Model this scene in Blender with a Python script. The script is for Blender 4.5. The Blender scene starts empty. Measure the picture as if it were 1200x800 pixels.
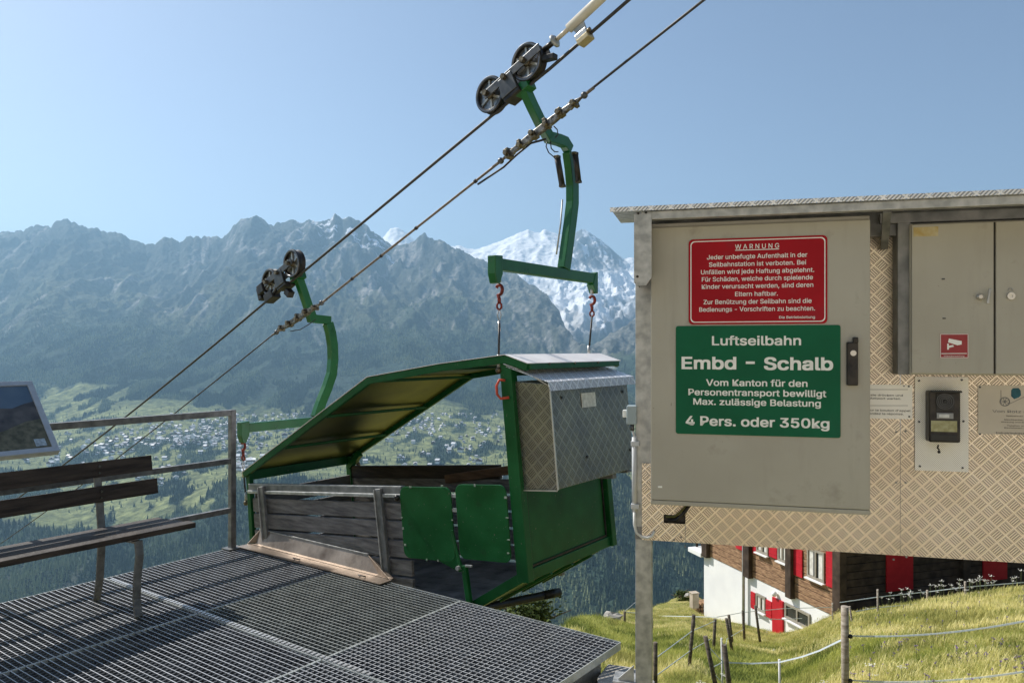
import bpy, math, random
import numpy as np
from mathutils import Vector, Matrix

random.seed(7)
rng = np.random.default_rng(11)
scene = bpy.context.scene
col = scene.collection

# ------------------------------------------------------------------ camera
FPX, CX, CY, EYE = 880.0, 600.0, 408.0, 1.55
cam_d = bpy.data.cameras.new('camera')
cam_d.sensor_width = 36.0
cam_d.lens = FPX / 1200 * 36
cam_d.shift_y = 8 / 1200
cam_d.clip_start = 0.05
cam_d.clip_end = 60000
cam = bpy.data.objects.new('camera', cam_d)
cam.location = (0, 0, EYE)
cam.rotation_euler = (math.radians(90), 0, 0)
col.objects.link(cam)
scene.camera = cam

# ------------------------------------------------------------------ light
SUN_EL, SUN_AZ = math.radians(44.5), math.atan2(-0.84, 0.54)   # azimuth clockwise from +Y
sun_dir = Vector((math.sin(SUN_AZ) * math.cos(SUN_EL), math.cos(SUN_AZ) * math.cos(SUN_EL), math.sin(SUN_EL)))
world = bpy.data.worlds.new('World')
scene.world = world
world.use_nodes = True
wn = world.node_tree
sky = wn.nodes.new('ShaderNodeTexSky')
sky.sky_type = 'NISHITA'
sky.sun_disc = False
sky.sun_elevation = SUN_EL
sky.sun_rotation = SUN_AZ
sky.altitude = 1600
sky.air_density = 1.0
sky.dust_density = 3.0
sky.ozone_density = 0.7
bg = wn.nodes['Background']
bg.inputs['Strength'].default_value = 0.10
hs = wn.nodes.new('ShaderNodeHueSaturation'); hs.inputs['Saturation'].default_value = 0.90; hs.inputs['Hue'].default_value = 0.502
wn.links.new(sky.outputs[0], hs.inputs['Color']); wn.links.new(hs.outputs[0], bg.inputs['Color'])
sl = bpy.data.lights.new('sun', 'SUN')
sl.energy = 5.0
sl.angle = math.radians(0.5)
sl.color = (1.0, 0.955, 0.88)
sun = bpy.data.objects.new('sun', sl)
sun.rotation_euler = (-sun_dir).to_track_quat('-Z', 'Y').to_euler()
sun.location = (0, 0, 30)
col.objects.link(sun)
scene.view_settings.view_transform = 'Standard'
scene.view_settings.look = 'None'
scene.view_settings.exposure = 0.44
scene.view_settings.gamma = 1.0
scene.cycles.max_bounces = 8
scene.cycles.volume_bounces = 0

HAZE_DENSITY = 0.74e-4
HAZE_COLOR = (0.42, 0.72, 1.0)

# ------------------------------------------------------------------ helpers
def V3(*a): return np.array(a, float)
def unit(a):
    a = np.array(a, float)
    return a / np.linalg.norm(a)
Z = V3(0, 0, 1)
EYEP = V3(0, 0, EYE)
def ray(px, py): return V3((px - CX) / FPX, 1, (CY - py) / FPX)
def at(px, py, Y): return EYEP + ray(px, py) * Y
def solve(px, py, P0, A, B):
    m = np.column_stack([A, B, -ray(px, py)])
    r = np.linalg.solve(m, EYEP - P0)
    return r[0], r[1]
def onp(px, py, P0, A, B):
    a, b = solve(px, py, P0, A, B)
    return P0 + a * np.array(A) + b * np.array(B)

MATS = {}
def mat(name, *a, chips=None, **k):
    fresh = name not in MATS; m = mat0(name, *a, **k)
    if chips and fresh:
        nt = m.node_tree; b = nt.nodes['Principled BSDF']; old = b.inputs['Base Color'].links[0].from_socket
        tc = nt.nodes.new('ShaderNodeTexCoord')
        for (sc_, lo_, hi_, colr, *ex) in chips:
            nz = nt.nodes.new('ShaderNodeTexNoise'); nz.inputs['Scale'].default_value = sc_; nz.inputs['Detail'].default_value = 7; nz.inputs['Roughness'].default_value = .62
            mpp = nt.nodes.new('ShaderNodeMapping'); mpp.inputs['Scale'].default_value = (1, 1, ex[0] if ex else 1); nt.links.new(tc.outputs['Object'], mpp.inputs[0]); nt.links.new(mpp.outputs[0], nz.inputs['Vector'])
            mr = nt.nodes.new('ShaderNodeMapRange'); mr.inputs[1].default_value = lo_; mr.inputs[2].default_value = hi_; mr.inputs[4].default_value = ex[1] if ex else .85; nt.links.new(nz.outputs['Fac'], mr.inputs[0])
            mx = nt.nodes.new('ShaderNodeMix'); mx.data_type = 'RGBA'; nt.links.new(mr.outputs[0], mx.inputs[0]); nt.links.new(old, mx.inputs[6]); mx.inputs[7].default_value = (*colr, 1); old = mx.outputs[2]
        nt.links.new(old, b.inputs['Base Color'])
    return m
def mat0(name, base, rough=0.6, metal=0.0, var=0.12, scale=8.0, bump=0.0, bscale=60.0, base2=None, stretch=(1, 1, 1), spec=0.3, rvar=0.0, coat=0.0, vcol=None, lo=0.35, hi=0.65, detail=6.0):
    if name in MATS: return MATS[name]
    m = bpy.data.materials.new(name); m.use_nodes = True
    nt = m.node_tree; N = nt.nodes; L = nt.links
    b = N['Principled BSDF']
    b.inputs['Roughness'].default_value = rough
    b.inputs['Metallic'].default_value = metal
    b.inputs['Specular IOR Level'].default_value = spec
    if coat: b.inputs['Coat Weight'].default_value = coat; b.inputs['Coat Roughness'].default_value = 0.15
    tc = N.new('ShaderNodeTexCoord'); mp = N.new('ShaderNodeMapping')
    mp.inputs['Scale'].default_value = stretch
    L.new(tc.outputs['Object'], mp.inputs['Vector'])
    nz = N.new('ShaderNodeTexNoise'); nz.inputs['Scale'].default_value = scale; nz.inputs['Detail'].default_value = detail
    L.new(mp.outputs[0], nz.inputs['Vector'])
    mr = N.new('ShaderNodeMapRange'); mr.inputs[1].default_value = lo; mr.inputs[2].default_value = hi
    L.new(nz.outputs['Fac'], mr.inputs[0])
    mix = N.new('ShaderNodeMix'); mix.data_type = 'RGBA'
    L.new(mr.outputs[0], mix.inputs[0])
    c2 = base2 if base2 else tuple(c * (1 + var) for c in base)
    c1 = base if base2 else tuple(c * (1 - var) for c in base)
    mix.inputs[6].default_value = (*c1, 1); mix.inputs[7].default_value = (*c2, 1)
    out = mix.outputs[2]
    if vcol:
        at_ = N.new('ShaderNodeAttribute'); at_.attribute_name = vcol
        mm = N.new('ShaderNodeMix'); mm.data_type = 'RGBA'; mm.blend_type = 'MULTIPLY'; mm.inputs[0].default_value = 1.0
        L.new(at_.outputs['Color'], mm.inputs[6]); L.new(mix.outputs[2], mm.inputs[7]); out = mm.outputs[2]
    L.new(out, b.inputs['Base Color'])
    if rvar:
        m2 = N.new('ShaderNodeMapRange'); m2.inputs[3].default_value = rough - rvar; m2.inputs[4].default_value = rough + rvar
        L.new(nz.outputs['Fac'], m2.inputs[0]); L.new(m2.outputs[0], b.inputs['Roughness'])
    if bump:
        n2 = N.new('ShaderNodeTexNoise'); n2.inputs['Scale'].default_value = bscale; n2.inputs['Detail'].default_value = 5
        L.new(mp.outputs[0], n2.inputs['Vector'])
        bp = N.new('ShaderNodeBump'); bp.inputs['Strength'].default_value = bump; bp.inputs['Distance'].default_value = 0.01
        L.new(n2.outputs['Fac'], bp.inputs['Height']); L.new(bp.outputs[0], b.inputs['Normal'])
    MATS[name] = m
    return m

def tread_mat(name, base, base2, metal, rough, pitch=0.034, strength=1.0, bars=5.0):
    """five-bar tread plate: basket weave of raised bars, laid out in metres in the UV map"""
    m = bpy.data.materials.new(name); m.use_nodes = True
    nt = m.node_tree; N = nt.nodes; L = nt.links; b = N['Principled BSDF']
    def math_(op, a, bb=None):
        n = N.new('ShaderNodeMath'); n.operation = op
        for i, x in enumerate((a, bb)):
            if x is None: continue
            if isinstance(x, (int, float)): n.inputs[i].default_value = x
            else: L.new(x, n.inputs[i])
        return n.outputs[0]
    uv = N.new('ShaderNodeUVMap'); mp = N.new('ShaderNodeMapping')
    mp.inputs['Rotation'].default_value = (0, 0, math.radians(45)); mp.inputs['Scale'].default_value = (1 / pitch,) * 3
    L.new(uv.outputs[0], mp.inputs['Vector'])
    sx = N.new('ShaderNodeSeparateXYZ'); L.new(mp.outputs[0], sx.inputs[0])
    x, y = sx.outputs[0], sx.outputs[1]
    par = math_('FLOORED_MODULO', math_('ADD', math_('FLOOR', x), math_('FLOOR', y)), 2.0)
    fx, fy = math_('FRACT', x), math_('FRACT', y)
    inv = math_('SUBTRACT', 1.0, par)
    across = math_('ADD', math_('MULTIPLY', fx, par), math_('MULTIPLY', fy, inv))
    along = math_('ADD', math_('MULTIPLY', fy, par), math_('MULTIPLY', fx, inv))
    s = math_('ABSOLUTE', math_('SUBTRACT', math_('FRACT', math_('MULTIPLY', across, bars)), 0.5))
    h = N.new('ShaderNodeMapRange'); h.interpolation_type = 'SMOOTHSTEP'
    h.inputs[1].default_value = 0.38; h.inputs[2].default_value = 0.22; h.inputs[3].default_value = 0; h.inputs[4].default_value = 1
    L.new(s, h.inputs[0])
    e = N.new('ShaderNodeMapRange'); e.interpolation_type = 'SMOOTHSTEP'
    e.inputs[1].default_value = 0.44; e.inputs[2].default_value = 0.36
    L.new(math_('ABSOLUTE', math_('SUBTRACT', along, 0.5)), e.inputs[0])
    e2 = N.new('ShaderNodeMapRange'); e2.interpolation_type = 'SMOOTHSTEP'
    e2.inputs[1].default_value = 0.46; e2.inputs[2].default_value = 0.40
    L.new(math_('ABSOLUTE', math_('SUBTRACT', across, 0.5)), e2.inputs[0])
    mask = math_('MULTIPLY', e.outputs[0], e2.outputs[0])
    hh = math_('MULTIPLY', h.outputs[0], mask)
    bp = N.new('ShaderNodeBump'); bp.inputs['Strength'].default_value = strength; bp.inputs['Distance'].default_value = 0.006
    L.new(hh, bp.inputs['Height']); L.new(bp.outputs[0], b.inputs['Normal'])
    tc = N.new('ShaderNodeTexCoord')
    nz = N.new('ShaderNodeTexNoise'); nz.inputs['Scale'].default_value = 4; nz.inputs['Detail'].default_value = 6
    L.new(tc.outputs['Object'], nz.inputs['Vector'])
    mix = N.new('ShaderNodeMix'); mix.data_type = 'RGBA'
    mix.inputs[6].default_value = (*base, 1); mix.inputs[7].default_value = (*base2, 1)
    mr = N.new('ShaderNodeMapRange'); mr.inputs[1].default_value = .35; mr.inputs[2].default_value = .65
    L.new(nz.outputs['Fac'], mr.inputs[0]); L.new(mr.outputs[0], mix.inputs[0])
    # shadow edges of the bars, painted as dark lines between them
    m2 = N.new('ShaderNodeMix'); m2.data_type = 'RGBA'
    g = math_('MULTIPLY', math_('MULTIPLY', math_('SUBTRACT', 1.0, h.outputs[0]), mask), 0.70)
    L.new(g, m2.inputs[0]); L.new(mix.outputs[2], m2.inputs[6]); m2.inputs[7].default_value = (*[c * 0.22 for c in base], 1)
    L.new(m2.outputs[2], b.inputs['Base Color'])
    b.inputs['Metallic'].default_value = metal; b.inputs['Roughness'].default_value = rough
    return m

class MB:
    def __init__(s): s.v = []; s.f = []; s.sm = []
    def add(s, vs, fs, smooth=False):
        o = len(s.v); s.v += [tuple(float(c) for c in p) for p in vs]
        s.f += [tuple(i + o for i in f) for f in fs]; s.sm += [smooth] * len(fs); return s
    def obox(s, c, ax, ay, az):
        c, ax, ay, az = map(np.array, (c, ax, ay, az))
        vs = [c + i * ax + j * ay + k * az for k in (-1, 1) for j in (-1, 1) for i in (-1, 1)]
        fs = [(0, 2, 3, 1), (4, 5, 7, 6), (0, 1, 5, 4), (2, 6, 7, 3), (0, 4, 6, 2), (1, 3, 7, 5)]
        if np.dot(np.cross(ax, ay), az) < 0: fs = [f[::-1] for f in fs]
        return s.add(vs, fs)
    def beam(s, p0, p1, w, h, side=None, up=None):
        """bar from p0 to p1; w across `side`, h across the third axis"""
        p0, p1 = np.array(p0, float), np.array(p1, float); d = unit(p1 - p0)
        if side is None:
            side = np.cross(d, Z if up is None else up)
            if np.linalg.norm(side) < 1e-3: side = V3(1, 0, 0)
        side = np.array(side, float); side = unit(side - d * np.dot(side, d)); t = np.cross(side, d)
        return s.obox((p0 + p1) / 2, (p1 - p0) / 2, side * w / 2, t * h / 2)
    def prism(s, pts, ext):
        pts = [np.array(p, float) for p in pts]; ext = np.array(ext, float); n = len(pts)
        nn = np.zeros(3)
        for i in range(n): nn += np.cross(pts[i] - pts[0], pts[(i + 1) % n] - pts[0])
        fs = [tuple(range(n))[::-1], tuple(range(n, 2 * n))] + [(i, (i + 1) % n, (i + 1) % n + n, i + n) for i in range(n)]
        if np.dot(nn, ext) < 0: fs = [f[::-1] for f in fs]
        return s.add(pts + [p + ext for p in pts], fs)
    def sweep(s, pts, w, h, side):
        """rectangular tube along pts (all in the plane whose normal is side)"""
        pts = [np.array(p, float) for p in pts]; side = unit(side); n = len(pts); vs = []
        for i, p in enumerate(pts):
            d = unit(pts[min(i + 1, n - 1)] - pts[max(i - 1, 0)]); t = unit(np.cross(side, d))
            k = 1.0
            if 0 < i < n - 1:
                d0 = unit(p - pts[i - 1]); k = 1 / max(0.6, abs(np.dot(unit(np.cross(side, d0)), t)))
            for a, b in ((-1, -1), (1, -1), (1, 1), (-1, 1)): vs.append(p + side * a * w / 2 + t * b * h / 2 * k)
        fs = [(0, 1, 2, 3)[::-1], tuple(4 * (n - 1) + i for i in range(4))]
        for i in range(n - 1):
            for j in range(4): fs.append((4 * i + j, 4 * i + (j + 1) % 4, 4 * i + 4 + (j + 1) % 4, 4 * i + 4 + j))
        return s.add(vs, fs)
    def tube(s, pts, r, n=10, r2=None, smooth=True):
        pts = [np.array(p, float) for p in pts]; m = len(pts); vs = []; ref = None
        for i, p in enumerate(pts):
            d = unit(pts[min(i + 1, m - 1)] - pts[max(i - 1, 0)])
            if ref is None: ref = unit(np.cross(d, V3(.3, .2, .93)))
            ref = unit(ref - d * np.dot(ref, d)); t = np.cross(d, ref)
            rr = r if r2 is None else r + (r2 - r) * i / (m - 1)
            for k in range(n):
                a = 2 * math.pi * k / n; vs.append(p + (ref * math.cos(a) + t * math.sin(a)) * rr)
        fs = [(i * n + k, i * n + (k + 1) % n, (i + 1) * n + (k + 1) % n, (i + 1) * n + k) for i in range(m - 1) for k in range(n)]
        s.add(vs, fs, smooth); o = len(s.v) - len(vs)
        s.f += [tuple(o + k for k in range(n))[::-1], tuple(o + (m - 1) * n + k for k in range(n))]; s.sm += [False, False]
        return s
    def lathe(s, c, axis, prof, n=28, smooth=False, closed=True):
        """prof: (radius, offset along axis) points; closed ring profile"""
        c = np.array(c, float); axis = unit(axis); r1 = unit(np.cross(axis, V3(.1, .05, .99))); r2 = np.cross(axis, r1); vs = []
        for k in range(n):
            a = 2 * math.pi * k / n; d = r1 * math.cos(a) + r2 * math.sin(a)
            for (r, o) in prof: vs.append(c + d * r + axis * o)
        m = len(prof); rngm = range(m) if closed else range(m - 1)
        fs = [(k * m + i, k * m + (i + 1) % m, ((k + 1) % n) * m + (i + 1) % m, ((k + 1) % n) * m + i) for k in range(n) for i in rngm]
        return s.add(vs, fs, smooth)
    def ball(s, c, r, n=8, sq=(1, 1, 1)):
        c = np.array(c, float); vs = []; m = n // 2 + 1
        for i in range(m):
            th = math.pi * i / (m - 1)
            for k in range(n):
                a = 2 * math.pi * k / n; vs.append(c + V3(math.sin(th) * math.cos(a) * sq[0], math.sin(th) * math.sin(a) * sq[1], math.cos(th) * sq[2]) * r)
        return s.add(vs, [(i * n + k, (i + 1) * n + k, (i + 1) * n + (k + 1) % n, i * n + (k + 1) % n) for i in range(m - 1) for k in range(n)], True)
    def mesh(s, name, m=None, org=(0, 0, 0), uv=False):
        me = bpy.data.meshes.new(name)
        o = np.array(org, float); vs = [tuple(np.array(p) - o) for p in s.v]
        me.from_pydata(vs, [], s.f)
        me.polygons.foreach_set('use_smooth', s.sm)
        if uv:
            ul = me.uv_layers.new(name='UVMap')
            for p in me.polygons:
                n = np.array(p.normal); A = np.cross(Z, n)
                A = unit(A) if np.linalg.norm(A) > 0.25 else unit(np.array([1., .0, 0]) - n * n[0])
                B = np.cross(n, A)
                for li in p.loop_indices:
                    q = np.array(s.v[me.loops[li].vertex_index]); ul.data[li].uv = (float(q @ A), float(q @ B))
        if m: me.materials.append(m)
        return me
    def build(s, name, m, parent=None, bevel=0.0, uv=False, **props):
        org = WORLD.get(parent.name, (0, 0, 0)) if parent else (0, 0, 0)
        if parent is None:
            org = np.mean(np.array(s.v), axis=0); org[2] = min(p[2] for p in s.v)
        me = s.mesh(name, m, org, uv); o = bpy.data.objects.new(name, me); col.objects.link(o)
        if parent: o.parent = parent
        else: o.location = org
        WORLD[o.name] = tuple(org)
        if bevel:
            bv = o.modifiers.new('bevel', 'BEVEL'); bv.width = bevel; bv.segments = 2; bv.limit_method = 'ANGLE'; bv.angle_limit = math.radians(40)
        for k, x in props.items(): o[k] = x
        return o
WORLD = {}
def thing(name, label, cat, loc, group=None):
    o = bpy.data.objects.new(name, None); col.objects.link(o); o.empty_display_size = 0.2
    o.location = tuple(loc); o['label'] = label; o['category'] = cat
    if group: o['group'] = group
    WORLD[o.name] = tuple(float(c) for c in loc)
    return o
def tag(o, label, cat, group=None):
    o['label'] = label; o['category'] = cat
    if group: o['group'] = group
    return o
def struct(o): o['kind'] = 'structure'; return o

try:
    import os
    SIGN_FONT = bpy.data.fonts.load(os.path.join(bpy.utils.resource_path('LOCAL'), 'datafiles', 'fonts', 'Inter.woff2'))
except Exception:
    SIGN_FONT = None
def letters(parent, body, P0, A, B, width, cap, m, off=0.0, name='lettering', align='L', lift=0.0):
    """flat lettering; P0 left end of the baseline, A right, B up"""
    cu = bpy.data.curves.new('t', 'FONT'); cu.body = body; cu.font = SIGN_FONT or cu.font; cu.size = 1.0; cu.resolution_u = 3
    ob = bpy.data.objects.new('t', cu); col.objects.link(ob)
    bpy.context.view_layer.update()
    me = bpy.data.meshes.new_from_object(ob.evaluated_get(bpy.context.evaluated_depsgraph_get()))
    n = len(me.vertices); co = np.zeros(n * 3); me.vertices.foreach_get('co', co); co = co.reshape(-1, 3)
    x0, x1 = co[:, 0].min(), co[:, 0].max()
    sx = width / (x1 - x0) if width else cap / 0.73
    sy = cap / (0.60 if SIGN_FONT else 0.73)
    A, B = unit(A), unit(B); nn = np.cross(A, B)
    P = np.array(P0)[None, :] + (co[:, 0] - x0)[:, None] * sx * A + co[:, 1][:, None] * sy * B + nn * lift
    P -= np.array(WORLD[parent.name])
    fs = [tuple(p.vertices) for p in me.polygons]; d = off * sy * .9
    VV = []; FF = []
    for k, (ax_, ay_) in enumerate(((0, 0), (-1, -.7), (1, .7), (-1, .7), (1, -.7)) if off > .003 else ((0, 0),)):
        FF += [tuple(i + len(VV) * n for i in f) for f in fs]; VV.append(P + A * ax_ * d + B * ay_ * d + nn * k * .00012)
    bpy.data.meshes.remove(me) if False else None
    me = bpy.data.meshes.new(name); me.from_pydata(np.concatenate(VV).tolist(), [], FF)
    me.materials.append(m)
    bpy.data.objects.remove(ob); bpy.data.curves.remove(cu)
    o = bpy.data.objects.new(name, me); col.objects.link(o); o.parent = parent; WORLD[o.name] = WORLD[parent.name]
    return o

def scatter(name, pts, sc, rot, proto_me, label=None, cat=None, tone=None):
    if tone is None: tone = np.full(len(pts), .5)
    me = bpy.data.meshes.new(name); n = len(pts)
    me.vertices.add(n); me.vertices.foreach_set('co', np.asarray(pts, np.float32).ravel())
    for k, arr in (('sc', sc), ('rotz', rot), ('tone', tone)):
        a = me.attributes.new(k, 'FLOAT', 'POINT'); a.data.foreach_set('value', np.asarray(arr, np.float32))
    o = bpy.data.objects.new(name, me); col.objects.link(o)
    proto = bpy.data.objects.new(name + '_source', proto_me)
    ng = bpy.data.node_groups.new(name, 'GeometryNodeTree')
    ng.interface.new_socket('Geometry', in_out='INPUT', socket_type='NodeSocketGeometry')
    ng.interface.new_socket('Geometry', in_out='OUTPUT', socket_type='NodeSocketGeometry')
    N = ng.nodes; L = ng.links
    gi, go = N.new('NodeGroupInput'), N.new('NodeGroupOutput')
    inst = N.new('GeometryNodeInstanceOnPoints'); oi = N.new('GeometryNodeObjectInfo'); oi.inputs['Object'].default_value = proto
    a1 = N.new('GeometryNodeInputNamedAttribute'); a1.data_type = 'FLOAT'; a1.inputs['Name'].default_value = 'sc'
    a2 = N.new('GeometryNodeInputNamedAttribute'); a2.data_type = 'FLOAT'; a2.inputs['Name'].default_value = 'rotz'
    cx = N.new('ShaderNodeCombineXYZ'); L.new(a2.outputs['Attribute'], cx.inputs['Z'])
    L.new(gi.outputs[0], inst.inputs['Points']); L.new(oi.outputs['Geometry'], inst.inputs['Instance'])
    L.new(cx.outputs[0], inst.inputs['Rotation']); L.new(a1.outputs['Attribute'], inst.inputs['Scale'])
    L.new(inst.outputs[0], go.inputs[0])
    md = o.modifiers.new('scatter', 'NODES'); md.node_group = ng
    o['kind'] = 'stuff'
    if label: o['label'] = label
    if cat: o['category'] = cat
    return o

# ------------------------------------------------------------------ noise
_perm = rng.random((256, 256))
def vnoise(x, y):
    xi = np.floor(x).astype(int); yi = np.floor(y).astype(int); fx = x - xi; fy = y - yi
    fx = fx * fx * fx * (fx * (fx * 6 - 15) + 10); fy = fy * fy * fy * (fy * (fy * 6 - 15) + 10)
    g = lambda a, b: _perm[a & 255, b & 255]
    return (g(xi, yi) * (1 - fx) + g(xi + 1, yi) * fx) * (1 - fy) + (g(xi, yi + 1) * (1 - fx) + g(xi + 1, yi + 1) * fx) * fy
def fbm(x, y, o=5, gain=0.5):
    s = 0; a = 1; t = 0
    for i in range(o):
        s = s + a * vnoise(x + 17.3 * i, y - 9.1 * i); t += a; a *= gain; x = x * 2.03 + 0.3 * y; y = y * 2.03 - 0.3 * x * 0.0 + 0.7
    return s / t
def ridged(x, y, o=5, gain=0.5):
    s = 0; a = 1; t = 0
    for i in range(o):
        n = 1 - np.abs(2 * vnoise(x + 31.7 * i, y + 11.9 * i) - 1) ; s = s + a * n * n; t += a; a *= gain
        x, y = (x * 0.8 - y * 0.6) * 2.1, (x * 0.6 + y * 0.8) * 2.1
    return s / t
def sstep(a, b, x):
    t = np.clip((x - a) / (b - a), 0, 1); return t * t * (3 - 2 * t)

# ------------------------------------------------------------------ far mountainside across the valley
RX = [-500, 0, 27, 40, 60, 65, 71, 80, 100, 113, 140, 157, 172, 182, 192, 203, 213, 223, 237, 260, 265, 273, 283, 290, 300, 310, 315, 333, 343, 353, 362, 370, 387, 392.5, 400, 410, 420, 430, 440, 450, 457, 472, 487, 497, 510, 522, 532, 547, 560, 570, 600, 643, 655, 665, 674, 684, 710, 741, 800, 900, 1200, 1800]
RY = [262, 274, 270.7, 264, 265, 260, 257, 258, 266, 269, 273, 281, 286, 287, 278, 277, 283, 275, 278, 277, 275, 265, 257, 257, 253, 258, 263, 263, 258, 262, 257, 260, 257, 250, 256, 254, 257, 264, 272.5, 281, 286, 287, 280, 274, 281, 285, 291, 297, 301, 306.5, 320, 345, 366, 394, 412, 409, 394, 377, 345, 305, 285, 260]
DX = [-500, 450, 497, 560, 600, 643, 665, 684, 741, 900, 1800]
DY = [8600, 8600, 8500, 8200, 7900, 7300, 6500, 6200, 6800, 7600, 8500]
def far_profile(px, D):
    ry = np.interp(px, RX, RY) + 5.0 * (ridged(px / 11 + 3, px * 0 + 4.2, 4, .6) - .62) * sstep(640, 600, px); ry_s = np.mean([np.interp(px + o_, RX, RY) for o_ in (-34, -22, -11, 0, 11, 22, 34)], axis=0); rd = np.interp(px, DX, DY)
    tl = 585 + 14 * np.sin(px / 61.0) + np.where(px > 300, -8, 6)
    tu = 484 + 7 * np.sin(px / 47.0 + 1)
    span = rd - 4200
    Ds = [np.full_like(px, 1100.), np.full_like(px, 1900.), np.full_like(px, 2600.), np.full_like(px, 4200.), 4200 + span * .33, 4200 + span * .68, rd, rd + 700, rd + 3000]
    Ys = [np.full_like(px, 980.), np.full_like(px, 738.), tl, tu, tu + (ry_s - tu) * .38, tu + (ry_s - tu) * .70, ry, ry + 70, ry + 330]
    y = Ys[0].copy()
    Zs = [EYE + (CY - yy) / FPX * dd for yy, dd in zip(Ys, Ds)]
    z = Zs[0].copy()
    for i in range(len(Ds) - 1):
        t = (D - Ds[i]) / (Ds[i + 1] - Ds[i]); inside = (t >= 0)
        z = np.where(inside, Zs[i] + (Zs[i + 1] - Zs[i]) * np.clip(t, 0, 1), z)
    return z, (D - 4200) / span, rd
def far_height(X, Y):
    px = CX + FPX * X / Y; rd0 = np.interp(px, DX, DY)
    px = px + 70 * (fbm(X / 700 + 1, Y / 700 + 3, 3) - .5) * sstep(60, 700, np.abs(Y - rd0)) * sstep(4300, 5200, Y)
    z, u, rd = far_profile(px, Y)
    # spurs and gullies run down towards the right on the right hand part of the range
    k = sstep(330, 470, px)
    xs = X * (1 - 0.0 * k) + 0.55 * k * (Y - 6000)
    g = ridged(xs / 1150 + 3.1, Y / 3600 + 0.7, 6, 0.52) - 0.5
    g2 = ridged(X / 330 + 5, Y / 620 + 2, 5, 0.55) - 0.45
    up = sstep(-0.05, 0.35, u); crest = 1 - 0.96 * np.exp(-((Y - rd) / 260.0) ** 2)
    low = 1 - sstep(1900, 2550, Y)
    z = z + up * crest * (380 * g + 190 * g2 * sstep(0.1, 0.7, u)) + (low * 90 + 16) * (ridged(X / 420, Y / 700, 4) - .5)
    z = z + sstep(0.5, 1, u) * (34 * (ridged(X / 130 + 1, Y / 200, 5, .62) - .5) + 10 * (ridged(X / 37, Y / 50, 3) - .5))
    return z
px = np.concatenate([np.arange(-420, -60, 10), np.arange(-60, 860, 1.6), np.arange(860, 1700, 12)]).astype(float)
D = np.concatenate([np.geomspace(1100, 1700, 12)[:-1], np.geomspace(1700, 4200, 110)[:-1], np.linspace(4200, 9400, 270), np.linspace(9500, 12500, 20)])
def polar_mesh(name, px, D, hf, cf, m, org=(0, 0, 0)):
    P, DD = np.meshgrid(px, D); X = (P - CX) / FPX * DD; Zz = hf(X, DD)
    me = bpy.data.meshes.new(name); nr, nc = P.shape
    co = np.stack([X, DD, Zz], -1).reshape(-1, 3).astype(np.float32)
    i = np.arange(nr * nc).reshape(nr, nc)
    q = np.stack([i[:-1, :-1], i[:-1, 1:], i[1:, 1:], i[1:, :-1]], -1).reshape(-1, 4)
    me.vertices.add(len(co)); me.vertices.foreach_set('co', co.ravel())
    me.loops.add(q.size); me.loops.foreach_set('vertex_index', q.ravel().astype(np.int32))
    me.polygons.add(len(q)); me.polygons.foreach_set('loop_start', np.arange(0, q.size, 4, dtype=np.int32))
    me.polygons.foreach_set('use_smooth', np.ones(len(q), bool))
    me.update(calc_edges=True)
    c = cf(X, DD, Zz).reshape(-1, 3); a = me.color_attributes.new('tint', 'FLOAT_COLOR', 'POINT')
    a.data.foreach_set('color', np.concatenate([c, np.ones((len(c), 1))], 1).astype(np.float32).ravel())
    me.materials.append(m)
    o = bpy.data.objects.new(name, me); col.objects.link(o); WORLD[o.name] = (0, 0, 0)
    return struct(o)
def mixc(a, b, t): return a * (1 - t[..., None]) + b * t[..., None]
def far_meadow(X, Y):
    px = CX + FPX * X / Y
    n = .5 * fbm(X / 210 + 4, Y / 420 + 8, 4) + .5 * fbm(X / 65 + 4, Y / 120 + 8, 4) - .035
    terr = sstep(2440, 2560, Y) * (1 - sstep(4150, 4500, Y + 0))
    strip = np.exp(-((px - 90) / 55) ** 2) * sstep(4100, 4300, Y) * (1 - sstep(4700, 4850, Y))
    m = terr * sstep(0.44, 0.49, n + 0.05 * terr - 0.05 * (1 - sstep(2600, 2900, Y)))
    m = np.maximum(m, strip * sstep(0.40, 0.5, n + 0.06) * 1.2)
    return np.clip(m, 0, 1)
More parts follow.
